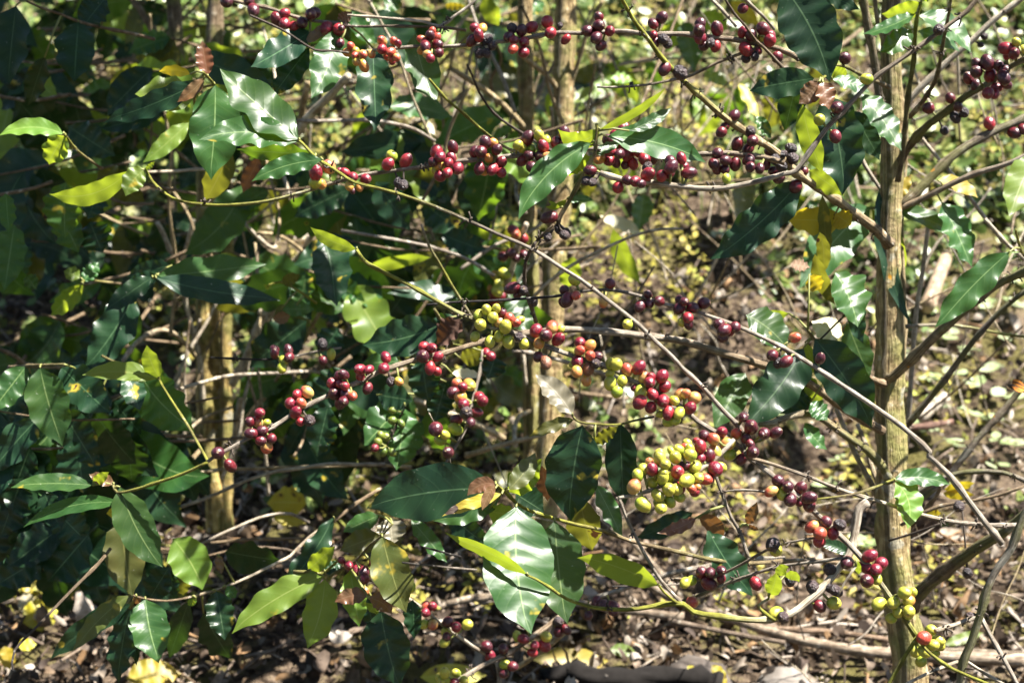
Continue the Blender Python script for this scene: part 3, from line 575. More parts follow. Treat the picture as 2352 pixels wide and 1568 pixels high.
# ================================================================ plant at the right edge
T = 'edge'
br(T, 1.20, 1.26, 22, 40, [GREY, PALE, GREY], 'I 2600,-100 2480,200 2351,400 2260,640 2180,750 2100,900 2050,1080 1980,1300 1930,1420 1910,1567 1890,1900 1880,2700 1880,5600', name='trunk', nodes=.06, stubs=.4, sides=12, mat=BARK)
br(T, 1.24, 1.2, 18, 14, [GREY, PALE], 'I 2050,1085 2010,1110 1880,1160 1740,1205', nodes=.012, stubs=.8)
ch('I 1975,1105,32k')
br(T, 1.24, 1.2, 20, 16, [GREY], 'I 2050,1110 2120,1240 2200,1380 2300,1567 2360,1680', nodes=.06, stubs=.5)
br(T, 1.25, 1.2, 14, 11, [PALE], 'I 1940,1400 1800,1450 1660,1510 1530,1575 1400,1650', nodes=.06, stubs=.4)
br(T, 1.25, 1.2, 14, 12, [PALE], 'I 1950,1415 2100,1510 2200,1567 2300,1640', nodes=.06)
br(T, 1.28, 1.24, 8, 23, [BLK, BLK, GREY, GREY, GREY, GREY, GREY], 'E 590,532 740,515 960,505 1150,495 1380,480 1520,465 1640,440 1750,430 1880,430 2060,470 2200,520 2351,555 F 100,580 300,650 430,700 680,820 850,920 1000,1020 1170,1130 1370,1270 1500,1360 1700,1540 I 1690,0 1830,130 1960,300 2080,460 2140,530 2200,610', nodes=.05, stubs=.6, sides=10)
ch('E 1605,360,44g 1535,430,38d 1530,515,37d 1555,495,44d 1615,465,36o 1805,515,36o 1850,385,39d 2110,460,32d 2190,505,37d 2120,525,35d 2055,540,40d 2345,650,30g 2330,500,36d 2325,555,43d F 10,510,35d 40,660,34d 35,620,40r 70,550,43d 145,520,43d 330,720,28r 275,755,42d 250,665,43d 360,685,43d 285,705,47d 770,757,40o 655,930,36k 617,877,42d 710,922,44d 945,900,38d')
lf('C 2440,1060,2270,1480,115,G,l,-20,-.2')
# ================================================================ middle tree with two trunks
T = 'mid'
br(T, 2.35, 2.35, 50, 62, [(.44, .33, .16)], 'B 1262,-120 1265,300 1270,700 1270,1100 E 1290,0 1310,500 1310,1000 1310,1500 H 1310,100 1310,700', name='trunk', mat=BARK, sides=14, knobs=False, rough=.2)
br(T, 2.30, 2.30, 75, 80, [(.44, .33, .16)], 'B 1545,-120 1540,200 1530,600 1520,1000 1500,1400 E 1470,100 1460,600 1440,1100 1420,1500 H 1410,150 1400,700', name='trunk', mat=BARK, sides=16, knobs=False, rough=.2)
br(T, 2.2, 2.32, 20, 24, [TAN], 'B 760,480 900,560 1040,660 1150,760 1260,880', nodes=.1)
br(T, 2.2, 2.32, 16, 22, [TAN], 'B 1240,380 1340,460 1450,560 1530,700', nodes=.1)
br(T, 2.25, 2.3, 14, 18, [TAN], 'B 1800,0 1700,200 1640,400 1560,640', nodes=.1)
br(T, 2.0, 2.1, 20, 24, [PALE], 'E 1275,-30 1210,140 1160,330 1085,500', nodes=.1)
ch('E 1035,520,32d 1050,500,37r 1180,15,40r 1255,75,34r 1200,50,37o 1130,145,32g 1205,210,34d 1255,185,30d 1110,200,40d 1165,175,40d 1065,330,38y 1125,315,42g 1045,410,34y 1050,450,34r 1100,470,36r 1085,380,38g 1075,435,46g', dz=-.0)
br(T, 1.32, 1.40, 10, 16, [BRN, DARK, BRN], 'E 1460,-20 1400,40 1330,110 1270,230 1260,370 1300,520 1340,650', nodes=.03, stubs=.95)
ch('E 1215,455,34d 1175,415,44d 1250,435,38k 1320,510,38k')
br(T, 1.55, 1.5, 13, 11, [GREY, GREY], 'E 975,840 960,950 940,1050 900,1200 870,1350 800,1480 750,1567 700,1650', nodes=.05, stubs=.3)
ch('E 1000,865,37r 1030,885,37r 795,1070,40o 880,1080,46y 770,1135,43d 820,1165,46y 835,1095,37r 950,1165,43r 970,1190,40r 840,1215,43r 930,1270,36d 860,1275,48k 790,1320,39d 890,1340,36d 785,1385,42g 680,1460,40g 713,1425,34g 650,1385,52d 735,1545,42d')
br(T, 1.6, 1.6, 7, 8, [DARK], 'E 440,1230 400,1310 350,1420 310,1500', nodes=.05, stubs=.5)
ch('E 350,1255,30h 350,1325,32h 410,1345,28h 310,1440,32h 270,1430,32h 250,1475,32h 230,1515,30r 350,1545,30h 290,1545,28h')
lf('E 430,1205,160,1480,125,G,m,0,.04 E 440,1250,390,1640,135,G,m,0,.06')
br(T, 1.7, 1.8, 10, 14, [PALE], 'E 2351,10 2200,10 2000,60 1800,150 1600,250 1430,370 1330,470', nodes=.07, stubs=.3)
br(T, 1.35, 1.5, 10, 13, [YG, YG, GREY], 'B 1930,-2000 B 605,545 650,600 720,680 850,790 950,880 1090,990 1220,1055 1400,1130'.replace('B 1930,-2000 ', ''), nodes=.045)
br(T, 1.36, 1.5, 8, 12, [DARK, DARK], 'B 865,445 910,540 950,640 1050,780 1200,890 1330,970 1480,1060', nodes=.05)
br(T, 1.5, 1.6, 9, 12, [GREY, YG, GREY], 'E 550,-20 600,120 660,220 720,330 780,430 860,560 940,680', nodes=.05)
br(T, 1.6, 1.7, 13, 16, [GREY, GREY], 'E 1180,850 1300,860 1480,905 1570,930 1820,1010 2000,1060', nodes=.05)
br(T, 2.1, 2.2, 20, 24, [PALE, TAN], 'E 500,1180 700,1260 950,1360 1120,1450', nodes=.1)
br(T, 1.9, 2.0, 16, 22, [PALE, TAN], 'E 1400,1420 1200,1470 1050,1510 860,1567', nodes=.1)
br(T, 2.0, 2.1, 20, 14, [PALE, TAN], 'E 1200,1500 1190,1400 1220,1300 1300,1260', nodes=.1)
br(T, 1.8, 1.9, 12, 14, [GREY], 'E 0,20 300,70 600,130 850,210 1050,330', nodes=.08)
br(T, 1.75, 1.85, 15, 15, [GREY], 'B 0,835 180,825 350,850 500,890 640,970', nodes=.08)
lf('A 2120,1400,2120,1400,5,D,d B 1130,800,640,1005,105,H,m,-30,.0 B 330,735,775,790,78,G,m,25 B 560,985,-20,1050,85,D,d,-15 B 1180,870,1040,940,32,H,m B 60,1300,-340,1480,92,D,d B 480,1275,750,1235,75,T,o,30 B 240,1250,460,1580,100,D,d B 860,1200,1010,1580,115,D,d B 560,1400,840,1600,105,D,d B 400,-30,300,70,60,G,m'.replace('A 2120,1400,2120,1400,5,D,d ', ''), dz=.25)
lf('E 1150,460,1275,730,95,G,m,20 E 1600,200,1540,430,72,T,l E 1870,10,2055,400,58,T,l,-20 E 610,205,60,365,42,T,l,-35 E 800,490,320,430,62,G,d,-30 E 1310,80,1060,90,75,T,o E 690,50,1000,160,80,D,d E 1000,920,1090,980,50,T,y', dz=.2)
lf('B 1270,110,1400,-10,50,G,m B 980,-20,1080,190,58,T,l B 2080,1335,2055,1570,70,G,m B 2060,1600,1780,1480,42,G,p B 710,40,855,50,24,T,y B 1420,640,1430,810,20,T,l B 1850,540,2015,535,36,G,l B 1580,700,1760,605,40,G,l B 2300,130,2250,350,70,T,l C 0,150,100,470,80,G,m C 330,10,525,175,55,T,y C 130,90,310,210,70,T,l C 140,500,325,590,36,G,l C 380,570,540,805,34,G,y B 1500,10,1600,180,45,T,l B 600,680,520,760,30,T,l', dz=.5)
# leaf mass at lower middle
br(T, 1.5, 1.7, 12, 16, [OLV, BRN], 'E 640,560 720,700 760,800 700,900 620,1000 600,1200 640,1500', nodes=.1)
lf('E 700,660,140,800,125,D,d,30 E 620,770,380,760,80,D,d E 790,610,600,790,95,D,d E 555,900,590,1210,100,D,d E 250,1150,490,1190,88,D,d E 1060,880,1010,1040,88,H,d E 400,920,140,930,70,H,m E 760,1000,970,1012,32,G,p E 720,1060,640,1340,90,D,d E 600,1250,720,1567,80,T,m E 820,900,1000,850,70,T,o')
lf('E 828,625,640,800,75,D,b,20,-.05', fold=1.3, curl=.3)
# ================================================================ left tree
T = 'left'
LT = (.50, .37, .13)
br(T, 2.45, 2.45, 78, 88, [LT], 'D 1430,-400 1430,0 1425,400 1440,800 1440,1200 1450,1567 G 1490,200 1510,520', name='trunk', mat=BARK, sides=14, knobs=False, rough=.2)
br(T, 2.42, 2.44, 40, 44, [LT], 'D 1560,-200 1570,300 1555,700 1560,1100 1560,1567 G 1560,250 1550,500', name='trunk', mat=BARK, sides=12, knobs=False)
br(T, 2.3, 2.4, 18, 20, [PALE], 'D 1080,-40 1150,100 1230,330 1290,560 1340,760 1380,950 1400,1200', nodes=.09, stubs=.3)
br(T, 2.3, 2.35, 16, 18, [PALE], 'D 1330,-60 1290,120 1240,250', nodes=.09)
br(T, 2.25, 2.4, 18, 30, [PALE], 'D 2190,-40 2100,140 1980,300 1900,520 1800,700 1690,900 1600,1080', nodes=.09, stubs=.3)
br(T, 2.25, 2.4, 28, 30, [PALE], 'D 1820,580 1760,720 1700,900 1680,1100 1640,1300 1610,1500 G 1590,60', nodes=.09)
br(T, 2.2, 2.3, 14, 16, [PALE], 'D 1690,-20 1790,80 1890,140 1930,0', nodes=.09)
br(T, 2.2, 2.3, 15, 17, [TAN], 'D 1770,40 1880,45 1990,90 2110,190 2215,315', nodes=.09)
br(T, 2.2, 2.4, 13, 20, [TAN], 'D 2300,440 2180,620 2080,800 1960,960 1800,1180 1640,1400 1500,1567', nodes=.09)
br(T, 2.2, 2.4, 13, 18, [TAN, PALE], 'D 1930,1000 1830,1160 1700,1330 1600,1480', nodes=.09)
br(T, 2.0, 2.3, 17, 18, [PALE, TAN], 'D 850,910 940,790 1070,710 1180,720 1280,800 1340,880', nodes=.08)
br(T, 2.1, 2.3, 11, 14, [BRN], 'D 770,910 880,750 980,620 1070,480', nodes=.08)
br(T, 2.2, 2.3, 12, 14, [BRN], 'D 140,930 280,760 400,680 580,590', nodes=.08)
br(T, 1.9, 2.1, 14, 16, [BRN, PALE], 'D -40,820 100,880 200,945 430,955', nodes=.08)
br(T, 1.6, 2.1, 14, 12, [PALE, GREY], 'D 1250,1105 1400,1060 1600,1015 1900,1000 2100,990 2230,1000', nodes=.05)
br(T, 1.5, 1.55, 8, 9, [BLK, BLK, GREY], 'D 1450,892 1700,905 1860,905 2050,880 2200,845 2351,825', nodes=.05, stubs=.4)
ch('D 1890,835,30d 1985,840,34d 1950,915,34g 1990,890,37d 1890,865,34d 1940,965,36g 2220,800,36k 2280,870,32g 2225,915,34d')
br(T, 2.0, 2.2, 18, 16, [PALE], 'G 1190,60 1260,160 1320,240 1370,310', nodes=.09)
br(T, 2.0, 2.2, 18, 16, [TAN], 'G 1060,370 1160,240 1260,100 1380,-40', nodes=.09)
br(T, 1.8, 1.8, 13, 15, [GREY, GREY, PALE, GREY], 'G 1060,410 1120,390 1400,300 1700,170 1900,110 2050,90 2250,60 H 100,60 300,60', nodes=.07)
br(T, 1.9, 1.9, 13, 14, [TAN], 'G 1300,130 1540,95 1750,90 2000,80 2351,70 H 200,60 480,80', nodes=.07)
br(T, 1.8, 1.85, 11, 12, [BRN], 'A 920,1255 1100,1290 1350,1335', nodes=.07)
br(T, 1.7, 1.8, 12, 12, [PALE], 'A 1000,1185 1200,1178 1400,1165 1640,1178', nodes=.05)
br(T, 1.9, 1.9, 12, 12, [BRN], 'A 720,1340 850,1400 1060,1400', nodes=.07)
br(T, 1.9, 1.9, 12, 14, [BRN], 'A -40,1345 120,1320 250,1290 360,1250', nodes=.07)
br(T, 1.8, 1.9, 13, 14, [GREY], 'A 2040,832 2200,832 2351,828', nodes=.05)
br(T, 2.0, 2.2, 30, 34, [PALE], 'A 2400,520 2250,680 2130,800 2030,940 1900,1120', nodes=.09)
br(T, 2.1, 2.2, 24, 26, [TAN], 'A 2120,560 2090,700 2060,860 2010,1000', nodes=.09)
br(T, 2.6, 2.6, 24, 28, [BRN], 'A 880,-40 960,60 1040,200 1120,320 1200,470', nodes=.1)
br(T, 2.6, 2.6, 48, 50, [BRN], 'A 1190,-50 1210,200 1230,470', name='trunk', mat=BARK, sides=12, knobs=False)
br(T, 2.5, 2.5, 52, 54, [BRN], 'A 1490,-80 1480,200 1470,420', name='trunk', mat=BARK, sides=12, knobs=False)
br(T, 1.6, 1.8, 9, 14, [BRN], 'A 180,10 300,60 420,100 530,145 700,190 900,230 1060,270', nodes=.1)
lf('A 540,150,505,560,128,D,d A 110,40,45,580,120,D,d A 730,-20,545,210,95,D,d A 310,390,180,740,72,T,d')
# leaf shoot with bronze tips (upper left)
br(T, 1.32, 1.5, 10, 14, [YG, OLV, YG], 'A 1400,500 1430,530 1470,580 1400,600 1345,650 1340,700 1380,800', nodes=.1)
lf('A 1340,680,930,625,112,G,l,0,.06 A 1480,585,1438,1205,160,H,m,15 A 1400,550,682,822,78,D,d,30 A 1430,522,1385,278,56,F,z A 1405,540,1212,690,42,H,z,15 A 1310,512,1078,510,36,T,y,-25 A 1590,1030,1390,1405,88,T,o,10,.08 A 1785,1085,1665,1330,50,T,b,0,.1 A 1300,845,985,1100,62,H,l,10,.12', wavy=.8)
lf('A 1345,400,1870,600,108,D,d A 1050,470,715,780,105,D,d A 1100,780,685,890,70,D,d A 470,870,770,1070,105,D,d A 1640,740,1800,850,60,G,m', dz=.4)
br(T, 1.45, 1.6, 8, 12, [YG, BRN], 'A 440,925 465,950 500,1000 560,1060 700,1160', nodes=.1)
lf('A 440,925,-10,905,55,G,l,-45 A 455,935,325,1140,82,T,l,-10 A 450,1255,430,1640,118,D,m,0,.05 A 700,1290,590,1500,85,D,d,0,.1 A 670,1180,990,1400,115,T,o,0,.35 A 40,1330,60,1600,60,D,m,0,.05')
# long drooping dark leaves in the middle left
br(T, 1.62, 1.75, 9, 14, [YG, BRN], 'D 1080,330 1050,345 1000,370 900,470 850,600', nodes=.1)
lf('D 1085,330,1835,225,95,H,m,-15 D 1075,345,1935,455,78,H,d,-35,-.02 D 1050,340,715,565,68,H,d,0,-.03 D 1080,325,850,430,60,D,d,0,.03 D 1180,260,860,330,60,D,d,0,.05 D 920,470,585,940,128,H,d,25,.0 D 700,700,620,990,95,D,d,0,.06', wavy=.8)
br(T, 1.7, 1.75, 9, 10, [YG, BRN], 'D 560,380 600,360 700,370 830,385', nodes=.1)
lf('D 575,390,325,630,62,T,l D 550,345,440,290,48,G,l D 575,370,680,230,50,H,m')
br(T, 1.7, 1.75, 9, 10, [YG], 'D 1850,395 1930,375 2050,430 2180,520', nodes=.1)
lf('D 1940,380,2060,330,40,T,o D 1940,560,2170,555,50,H,m D 2110,640,1700,960,135,D,d,0,.1 D 2230,80,2310,520,125,G,d,15,-.1 D 2330,690,2200,900,90,D,d,0,.1 D 2400,980,2130,1240,110,D,d,0,-.1 D 2260,1220,2170,1580,100,D,d,0,-.1 D 2000,600,1870,640,40,T,b')
lf('D 100,-20,30,420,105,G,m D 430,-80,525,165,92,D,m D 620,-40,700,170,110,D,d D 180,330,250,420,50,G,m')
# leafy stem at the left edge
br(T, 1.5, 1.6, 10, 14, [OLV, BRN], 'D 440,940 350,945 260,945 190,950 60,960', nodes=.06)
lf('D 180,955,-60,1260,95,H,m,0 D 275,960,418,1490,138,H,m,-10,-.03 D 420,960,745,1275,125,D,d,0,.03 D 210,1000,-20,1360,95,D,d,0,.05 D 560,1000,500,1300,95,D,d,0,.05')
br(T, 1.42, 1.36, 9, 12, [YG, YG, OLV, YG], 'D 1095,1035 1120,1090 1215,1240 1310,1390 1400,1550 G 1430,40', nodes=.1)
lf('D 1090,1042,562,1000,62,G,l,-35 D 1100,1035,998,815,58,T,l,10', wavy=.6)
br(T, 1.55, 1.6, 10, 12, [OLV], 'D 700,880 780,920 860,940 950,960 1000,1100', nodes=.1)
lf('D 930,945,1320,1400,150,D,m,-40 D 420,1240,650,1640,125,D,d D 650,1265,930,1640,128,T,d,-10 D 780,1190,960,1420,95,D,d,0,.03 D 880,1010,960,1250,80,G,d D 740,1100,560,1340,95,D,d,0,.06')
# ================================================================ low leafy plant
T = 'low'
br(T, 1.40, 1.36, 11, 13, [OLV, YG, YG, YG], 'G 780,200 800,260 830,330 810,255 940,230 1050,195 1260,125 1430,45'.replace('800,260 830,330 ', ''), nodes=.1)
lf('G 640,205,70,185,58,U,m,-10 G 835,325,140,470,52,H,m,-55 G 825,215,1112,765,125,H,m,-30 G 835,440,905,965,132,H,o,-10,.03 G 785,190,610,130,42,H,z G 640,190,740,125,35,T,l G 850,380,730,400,35,T,y', wavy=.8)
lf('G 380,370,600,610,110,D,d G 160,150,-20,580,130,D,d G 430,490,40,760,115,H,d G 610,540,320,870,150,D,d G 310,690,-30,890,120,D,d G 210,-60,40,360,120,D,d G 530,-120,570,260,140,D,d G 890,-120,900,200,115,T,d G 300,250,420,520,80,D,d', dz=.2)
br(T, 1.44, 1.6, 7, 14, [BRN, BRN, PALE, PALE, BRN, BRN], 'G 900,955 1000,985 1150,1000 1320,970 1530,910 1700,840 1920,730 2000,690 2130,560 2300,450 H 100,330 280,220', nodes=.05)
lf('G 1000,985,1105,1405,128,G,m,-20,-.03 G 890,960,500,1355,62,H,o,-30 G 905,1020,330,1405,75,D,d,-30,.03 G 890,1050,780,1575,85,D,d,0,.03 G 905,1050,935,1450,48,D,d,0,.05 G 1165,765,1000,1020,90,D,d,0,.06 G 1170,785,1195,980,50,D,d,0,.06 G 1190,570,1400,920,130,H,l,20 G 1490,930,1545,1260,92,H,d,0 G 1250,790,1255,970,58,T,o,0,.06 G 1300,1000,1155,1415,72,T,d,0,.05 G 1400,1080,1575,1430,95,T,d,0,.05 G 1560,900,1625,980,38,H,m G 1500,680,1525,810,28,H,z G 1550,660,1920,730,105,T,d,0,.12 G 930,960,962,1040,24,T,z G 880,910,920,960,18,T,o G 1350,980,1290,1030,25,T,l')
lf('G 2295,420,1870,975,72,H,d,40,-.03', wavy=1.6)
br(T, 1.40, 1.40, 10, 14, [YG, OLV], 'G 2351,700 2240,800 2200,810 2150,800 2020,800', nodes=.1)
lf('G 2240,820,1580,1198,95,H,l,-30 G 2235,850,2105,1325,108,H,l,30 G 2120,785,2300,640,60,T,l G 2230,800,2351,740,45,H,d')
br(T, 1.7, 1.75, 11, 12, [GREY, PALE, GREY], 'G 1360,620 1460,570 1700,460 1850,410 2000,400 2130,460', nodes=.05)
br(T, 1.7, 1.75, 10, 12, [BRN, DARK], 'G 1430,690 1600,650 1750,630 1970,645 2100,690', nodes=.05)
br(T, 1.8, 1.85, 12, 14, [BRN], 'G 1450,600 1750,575 2100,570 2351,540', nodes=.05)
br(T, 1.25, 1.4, 8, 13, [BLK, BRN], 'G 90,1480 100,1340 300,1130 480,940 680,740 760,640', nodes=.1)
# ================================================================ bottom plant
T = 'bottom'
br(T, 1.22, 1.5, 12, 18, [YG, YG, BRN, OLV, BRN, BRN], 'H 1060,195 1120,245 1210,330 1300,380 1460,430 1600,470 1800,515 2000,590 2200,635 2351,670 I 200,715 450,740 900,720 1200,760', nodes=.045)
lf('H 1150,250,1372,45,88,T,l,0,.05 H 1200,265,1395,385,100,H,d,0,.06 H 1640,290,1715,680,110,T,o,0,.1 H 1380,70,1420,330,52,T,b,0,.1 H 1750,200,1945,545,60,G,m,0,.1 H 1090,290,640,445,80,H,m,15,.05 H 1010,380,1220,420,70,T,l,0,.05 H 900,480,1010,720,60,H,m,0,.2')
lf('H 1660,-210,1553,455,178,D,d,-15,-.02 H 1920,-225,1930,345,103,D,d,0,-.01', wavy=.6)
lf('H 1060,225,165,355,180,D,d,-35,-.02 H 1150,235,1345,-30,66,H,o,-15,-.02 H 1105,262,695,402,40,H,y,-5,-.04 H 1062,195,868,275,48,H,z,-35,-.05 H 1058,200,970,375,34,H,z,-10,-.06', wavy=.7)
lf('H 1467,450,1552,1152,165,H,m,-10,-.01 H 1203,350,1302,1218,228,W,m,-40,-.03', wavy=.5, curl=.04, fold=.12)
br(T, 1.24, 1.3, 8, 9, [OLV, YG, DARK], 'E 1590,1290 1610,1320 1680,1345 1900,1355 2000,1330 2150,1300', nodes=.06)
lf('E 1592,1290,1338,1000,75,H,q,-20 E 1600,1320,1298,1432,42,H,o,-10 E 1740,1480,1900,1375,42,T,o')
br(T, 1.34, 1.38, 9, 11, [OLV, OLV], 'H 350,470 280,550 200,610 100,720 0,780 -80,830', nodes=.06)
ch('H 0,720,28r 50,755,34r 110,785,34r 220,740,32r 155,800,42d 160,850,38d 160,930,32o 435,870,28r 480,905,35g')
lf('H 280,555,440,1080,128,H,o,-10,-.02 H 270,1065,390,1600,150,D,d,-10 H 60,785,122,1175,80,H,l H 178,972,-45,1010,54,H,z,-25,-.04 H 188,978,345,1090,56,H,z,25,-.04 H 260,545,-10,650,80,H,o,0,.03 H 330,430,355,610,95,H,q,0,.03 H 260,410,10,520,60,H,m,0,.05 H 480,440,730,725,58,G,m,0,.06 H 750,420,980,610,85,D,d,0,.06 H 490,990,500,1260,58,D,d,0,.05 H 170,960,220,1200,60,D,d,0,.06 H 230,1020,190,1080,50,T,l,0,.04')
br(T, 1.5, 1.6, 12, 16, [PALE, GREY], 'H 460,980 560,1050 680,1150 790,1230 900,1310 1000,1370 1065,1420', nodes=.05, stubs=.3)
ch('H 577,1030,30o 628,1035,32r 583,1078,35r 568,1160,35g 630,1163,37o 720,1210,37g 725,1245,36d 710,1285,35g 735,1145,43d 790,1180,38r 867,1163,42g 1000,1313,41d 1025,1380,38r')
br(T, 1.5, 1.6, 18, 20, [GREY, BRN], 'H 740,1590 830,1530 960,1450 1060,1400 1180,1340 1300,1260 1460,1140 1560,1060', nodes=.05, stubs=.3)
ch('H 675,1525,32g 690,1555,35g 710,1495,39g 790,1495,32g 845,1545,35g 780,1560,37r 1115,1328,41d 1210,1242,32g 1255,1150,37r 1253,1260,37r 1315,1355,34r 1330,1305,32r 1397,1308,42r 1410,1245,37g 1495,1140,35k 1492,1212,37d 1548,1197,32d')
br(T, 1.55, 1.55, 16, 18, [GREY], 'H 1070,1420 1085,1500 1090,1600 1100,1800 1100,3800', nodes=.06)
ch('H 1125,1435,35g 1180,1450,38d 1120,1500,38d')
br(T, 1.6, 1.65, 16, 20, [TAN], 'H 1560,1200 1440,1300 1300,1400 1200,1460', nodes=.06)
br(T, 1.6, 1.65, 18, 22, [GREY, GREY], 'H 1700,990 1900,930 2100,860 2351,790 I 200,760 400,720 700,710', nodes=.06, stubs=.3)
ch('H 1700,1100,35d 1870,1075,32d 1755,1010,38d 1805,1030,43d 1870,1035,42d')
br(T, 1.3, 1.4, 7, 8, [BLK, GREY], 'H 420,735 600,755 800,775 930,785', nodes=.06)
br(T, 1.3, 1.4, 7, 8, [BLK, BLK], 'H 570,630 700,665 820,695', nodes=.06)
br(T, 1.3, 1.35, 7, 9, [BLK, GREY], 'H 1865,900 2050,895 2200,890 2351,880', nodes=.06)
lf('I 170,505,512,962,108,H,d,-25 H 2420,390,2025,562,68,D,d,15,.1', dz=.05)
# ================================================================ filler leaves deeper in the shrubs (each its own leaf)
def filler(pl, boxes, d0, d1, n, cols, modes, wr=(16, 38), seed=1, cols_b=BRN):
    r = random.Random(seed); global CUR
    for bx in boxes:
        x0, y0, x1, y1 = bx
        for k in range(n):
            cx, cy = r.uniform(x0, x1), r.uniform(y0, y1); d = r.uniform(d0, d1)
            a = r.uniform(-.5, .9) if r.random() < .8 else r.uniform(0, 6.28)
            ln = r.uniform(90, 190)
            B = br(pl, d, d + r.uniform(-.1, .2), r.uniform(7, 14), r.uniform(8, 16), [cols_b], 'P %f,%f %f,%f %f,%f' % (cx, cy, cx + ln * math.cos(a), cy - ln * .5 * math.sin(a) + 14, cx + 2 * ln * math.cos(a), cy - ln * math.sin(a)), nodes=.1, sides=6)
            for q in range(r.randint(2, 5)):
                t = r.choice(B['scr'][:max(3, len(B['scr']) // 2)])
                th = PI / 2 + r.uniform(-1.3, 1.3); L = r.uniform(.06, .14) * F / d
                make_leaf(B, t[0], t[1], t[0] + L * math.cos(th), t[1] + L * math.sin(th), L * r.uniform(.19, .25), r.choice(modes), r.choice(cols), r.uniform(-.15, .15) * L, t[2], B['scr'].index(t))
filler('back', [(-60, -30, 420, 330), (-60, 200, 560, 620)], 2.4, 3.3, 20, 'dddmllo', 'DDTTTGH', seed=3)
filler('left', [(-60, 480, 420, 1000)], 2.0, 2.9, 18, 'dddmo', 'DDDTH', seed=5)
filler('low', [(-40, 900, 380, 1250)], 1.75, 2.1, 7, 'dddm', 'DDDT', seed=8)
filler('mid', [(520, 0, 1180, 700), (620, 380, 1120, 960)], 2.0, 3.0, 17, 'dddmmlo', 'DDDTTHH', seed=11)
filler('mid', [(900, 0, 1800, 420)], 2.9, 3.8, 16, 'mmllodo', 'TTHGGU', seed=12)
filler('mid', [(640, 780, 1120, 980)], 1.9, 2.3, 6, 'ddm', 'DDT', seed=14)
filler('low', [(-60, 800, 300, 1130)], 1.56, 1.8, 9, 'dddm', 'HDFDT', seed=17)
filler('back', [(-60, 0, 430, 600)], 1.9, 2.4, 11, 'dddmlo', 'HDFTT', seed=18)
# bare dead twigs standing between the trunks
def twigs(pl, box, d0, d1, n, seed, cols, lean=.5, rr=(8, 18)):
    r = random.Random(seed)
    x0, y0, x1, y1 = box
    for k in range(n):
        x, y = r.uniform(x0, x1), r.uniform(y0, y1); d = r.uniform(d0, d1); L = r.uniform(140, 420); a = r.gauss(.25, lean)
        ex, ey = x + L * math.sin(a), y - L * math.cos(a); k1, k2 = r.uniform(-18, 18), r.uniform(-12, 12)
        br(pl, d, d + r.uniform(-.15, .15), r.uniform(*rr), r.uniform(*rr) * .7, [r.choice(cols), r.choice(cols)], 'P %f,%f %f,%f %f,%f %f,%f' % (x, y, x + (ex - x) * .33 + k1, y + (ey - y) * .33 + k2, x + (ex - x) * .66 - k2, y + (ey - y) * .66 + k1 * .5, ex, ey), nodes=.09, stubs=.2, sides=6)
twigs('left', (330, 500, 760, 1180), 2.0, 2.6, 30, 21, [PALE, TAN, TAN, BRN], .45)
twigs('mid', (640, 150, 1500, 950), 1.9, 3.0, 62, 22, [PALE, TAN, BRN, GREY, BRN], .55)
twigs('right', (1400, 150, 2340, 1000), 1.8, 2.8, 52, 23, [TAN, PALE, BRN, GREY], .6, (5, 12))
twigs('mid', (1000, 100, 1900, 620), 2.6, 3.4, 30, 26, [PALE, TAN, TAN, GREY], .5, (5, 11))
twigs('bottom', (1000, 900, 2300, 1500), 1.6, 1.9, 18, 25, [TAN, PALE, GREY], .8, (4, 9))
twigs('back', (40, 150, 560, 760), 2.2, 3.0, 24, 24, [BRN, TAN], .9)
# ================================================================ ground
soil = NT('soil'); _v = objvec(soil, False)
_n = soil.noise(_v, 7, 6); _n2 = soil.noise(_v, 60, 5); _n3 = soil.noise(_v, 2.2, 4)
_c = soil.mix(soil.step(_n2, .35, .7), (.035, .024, .016), (.19, .14, .10))
_c = soil.mix(soil.math('MULTIPLY', soil.step(soil.math('MULTIPLY_ADD', _n2, .35, soil.math('MULTIPLY', _n, .65)), .47, .60), .75), _c, (.12, .11, .03))
_c = soil.mix(soil.step(_n3, .55, .7), _c, (.20, .15, .108))
SOIL = soil.finish(_c, .95, soil.bump(soil.math('ADD', _n2, soil.noise(_v, 260, 3)), 1.0, .012), .1)
mb = MB(); NX, NY = 190, 230; vs = []; fs = []
for j in range(NY + 1):
    Y = .3 + 7.7 * (j / NY) ** 1.35
    for i in range(NX + 1):
        X = (-1 + 2 * i / NX) * (1.5 + Y * .55)
        vs.append(Vector((X, Y, hgt(X, Y))))
fs = [(j * (NX + 1) + i, j * (NX + 1) + i + 1, (j + 1) * (NX + 1) + i + 1, (j + 1) * (NX + 1) + i) for j in range(NY) for i in range(NX)]
mb.add(vs, fs)
tag(mb.build('ground', [SOIL]), kind='structure')
mb = MB(); q = 60
mb.add([Vector((-q, -q, -.35)), Vector((q, -q, -.35)), Vector((q, q, -.35)), Vector((-q, q, -.35))], [(0, 1, 2, 3)])
tag(mb.build('terrain', [SOIL]), kind='structure')
def colmat(name, rough, tw=0, spec=.3, sc=90):
    t = NT(name); at = t.n('ShaderNodeAttribute', attribute_name='Col'); v = objvec(t, False); n = t.noise(v, sc, 4)
    b = t.mix(t.step(n, .3, .7), t.mix(1.0, at.outputs[0], (.55, .52, .5), 'MULTIPLY'), at.outputs[0])
    return t.finish(b, rough, t.bump(n, .6, .001), spec, at.outputs[0], tw)
LIT = colmat('dead_leaf_litter', .75, .08, .25); GRN = colmat('small_green_leaf', .36, .32, .5)
MOSS = colmat('moss', .85, .15, .15)
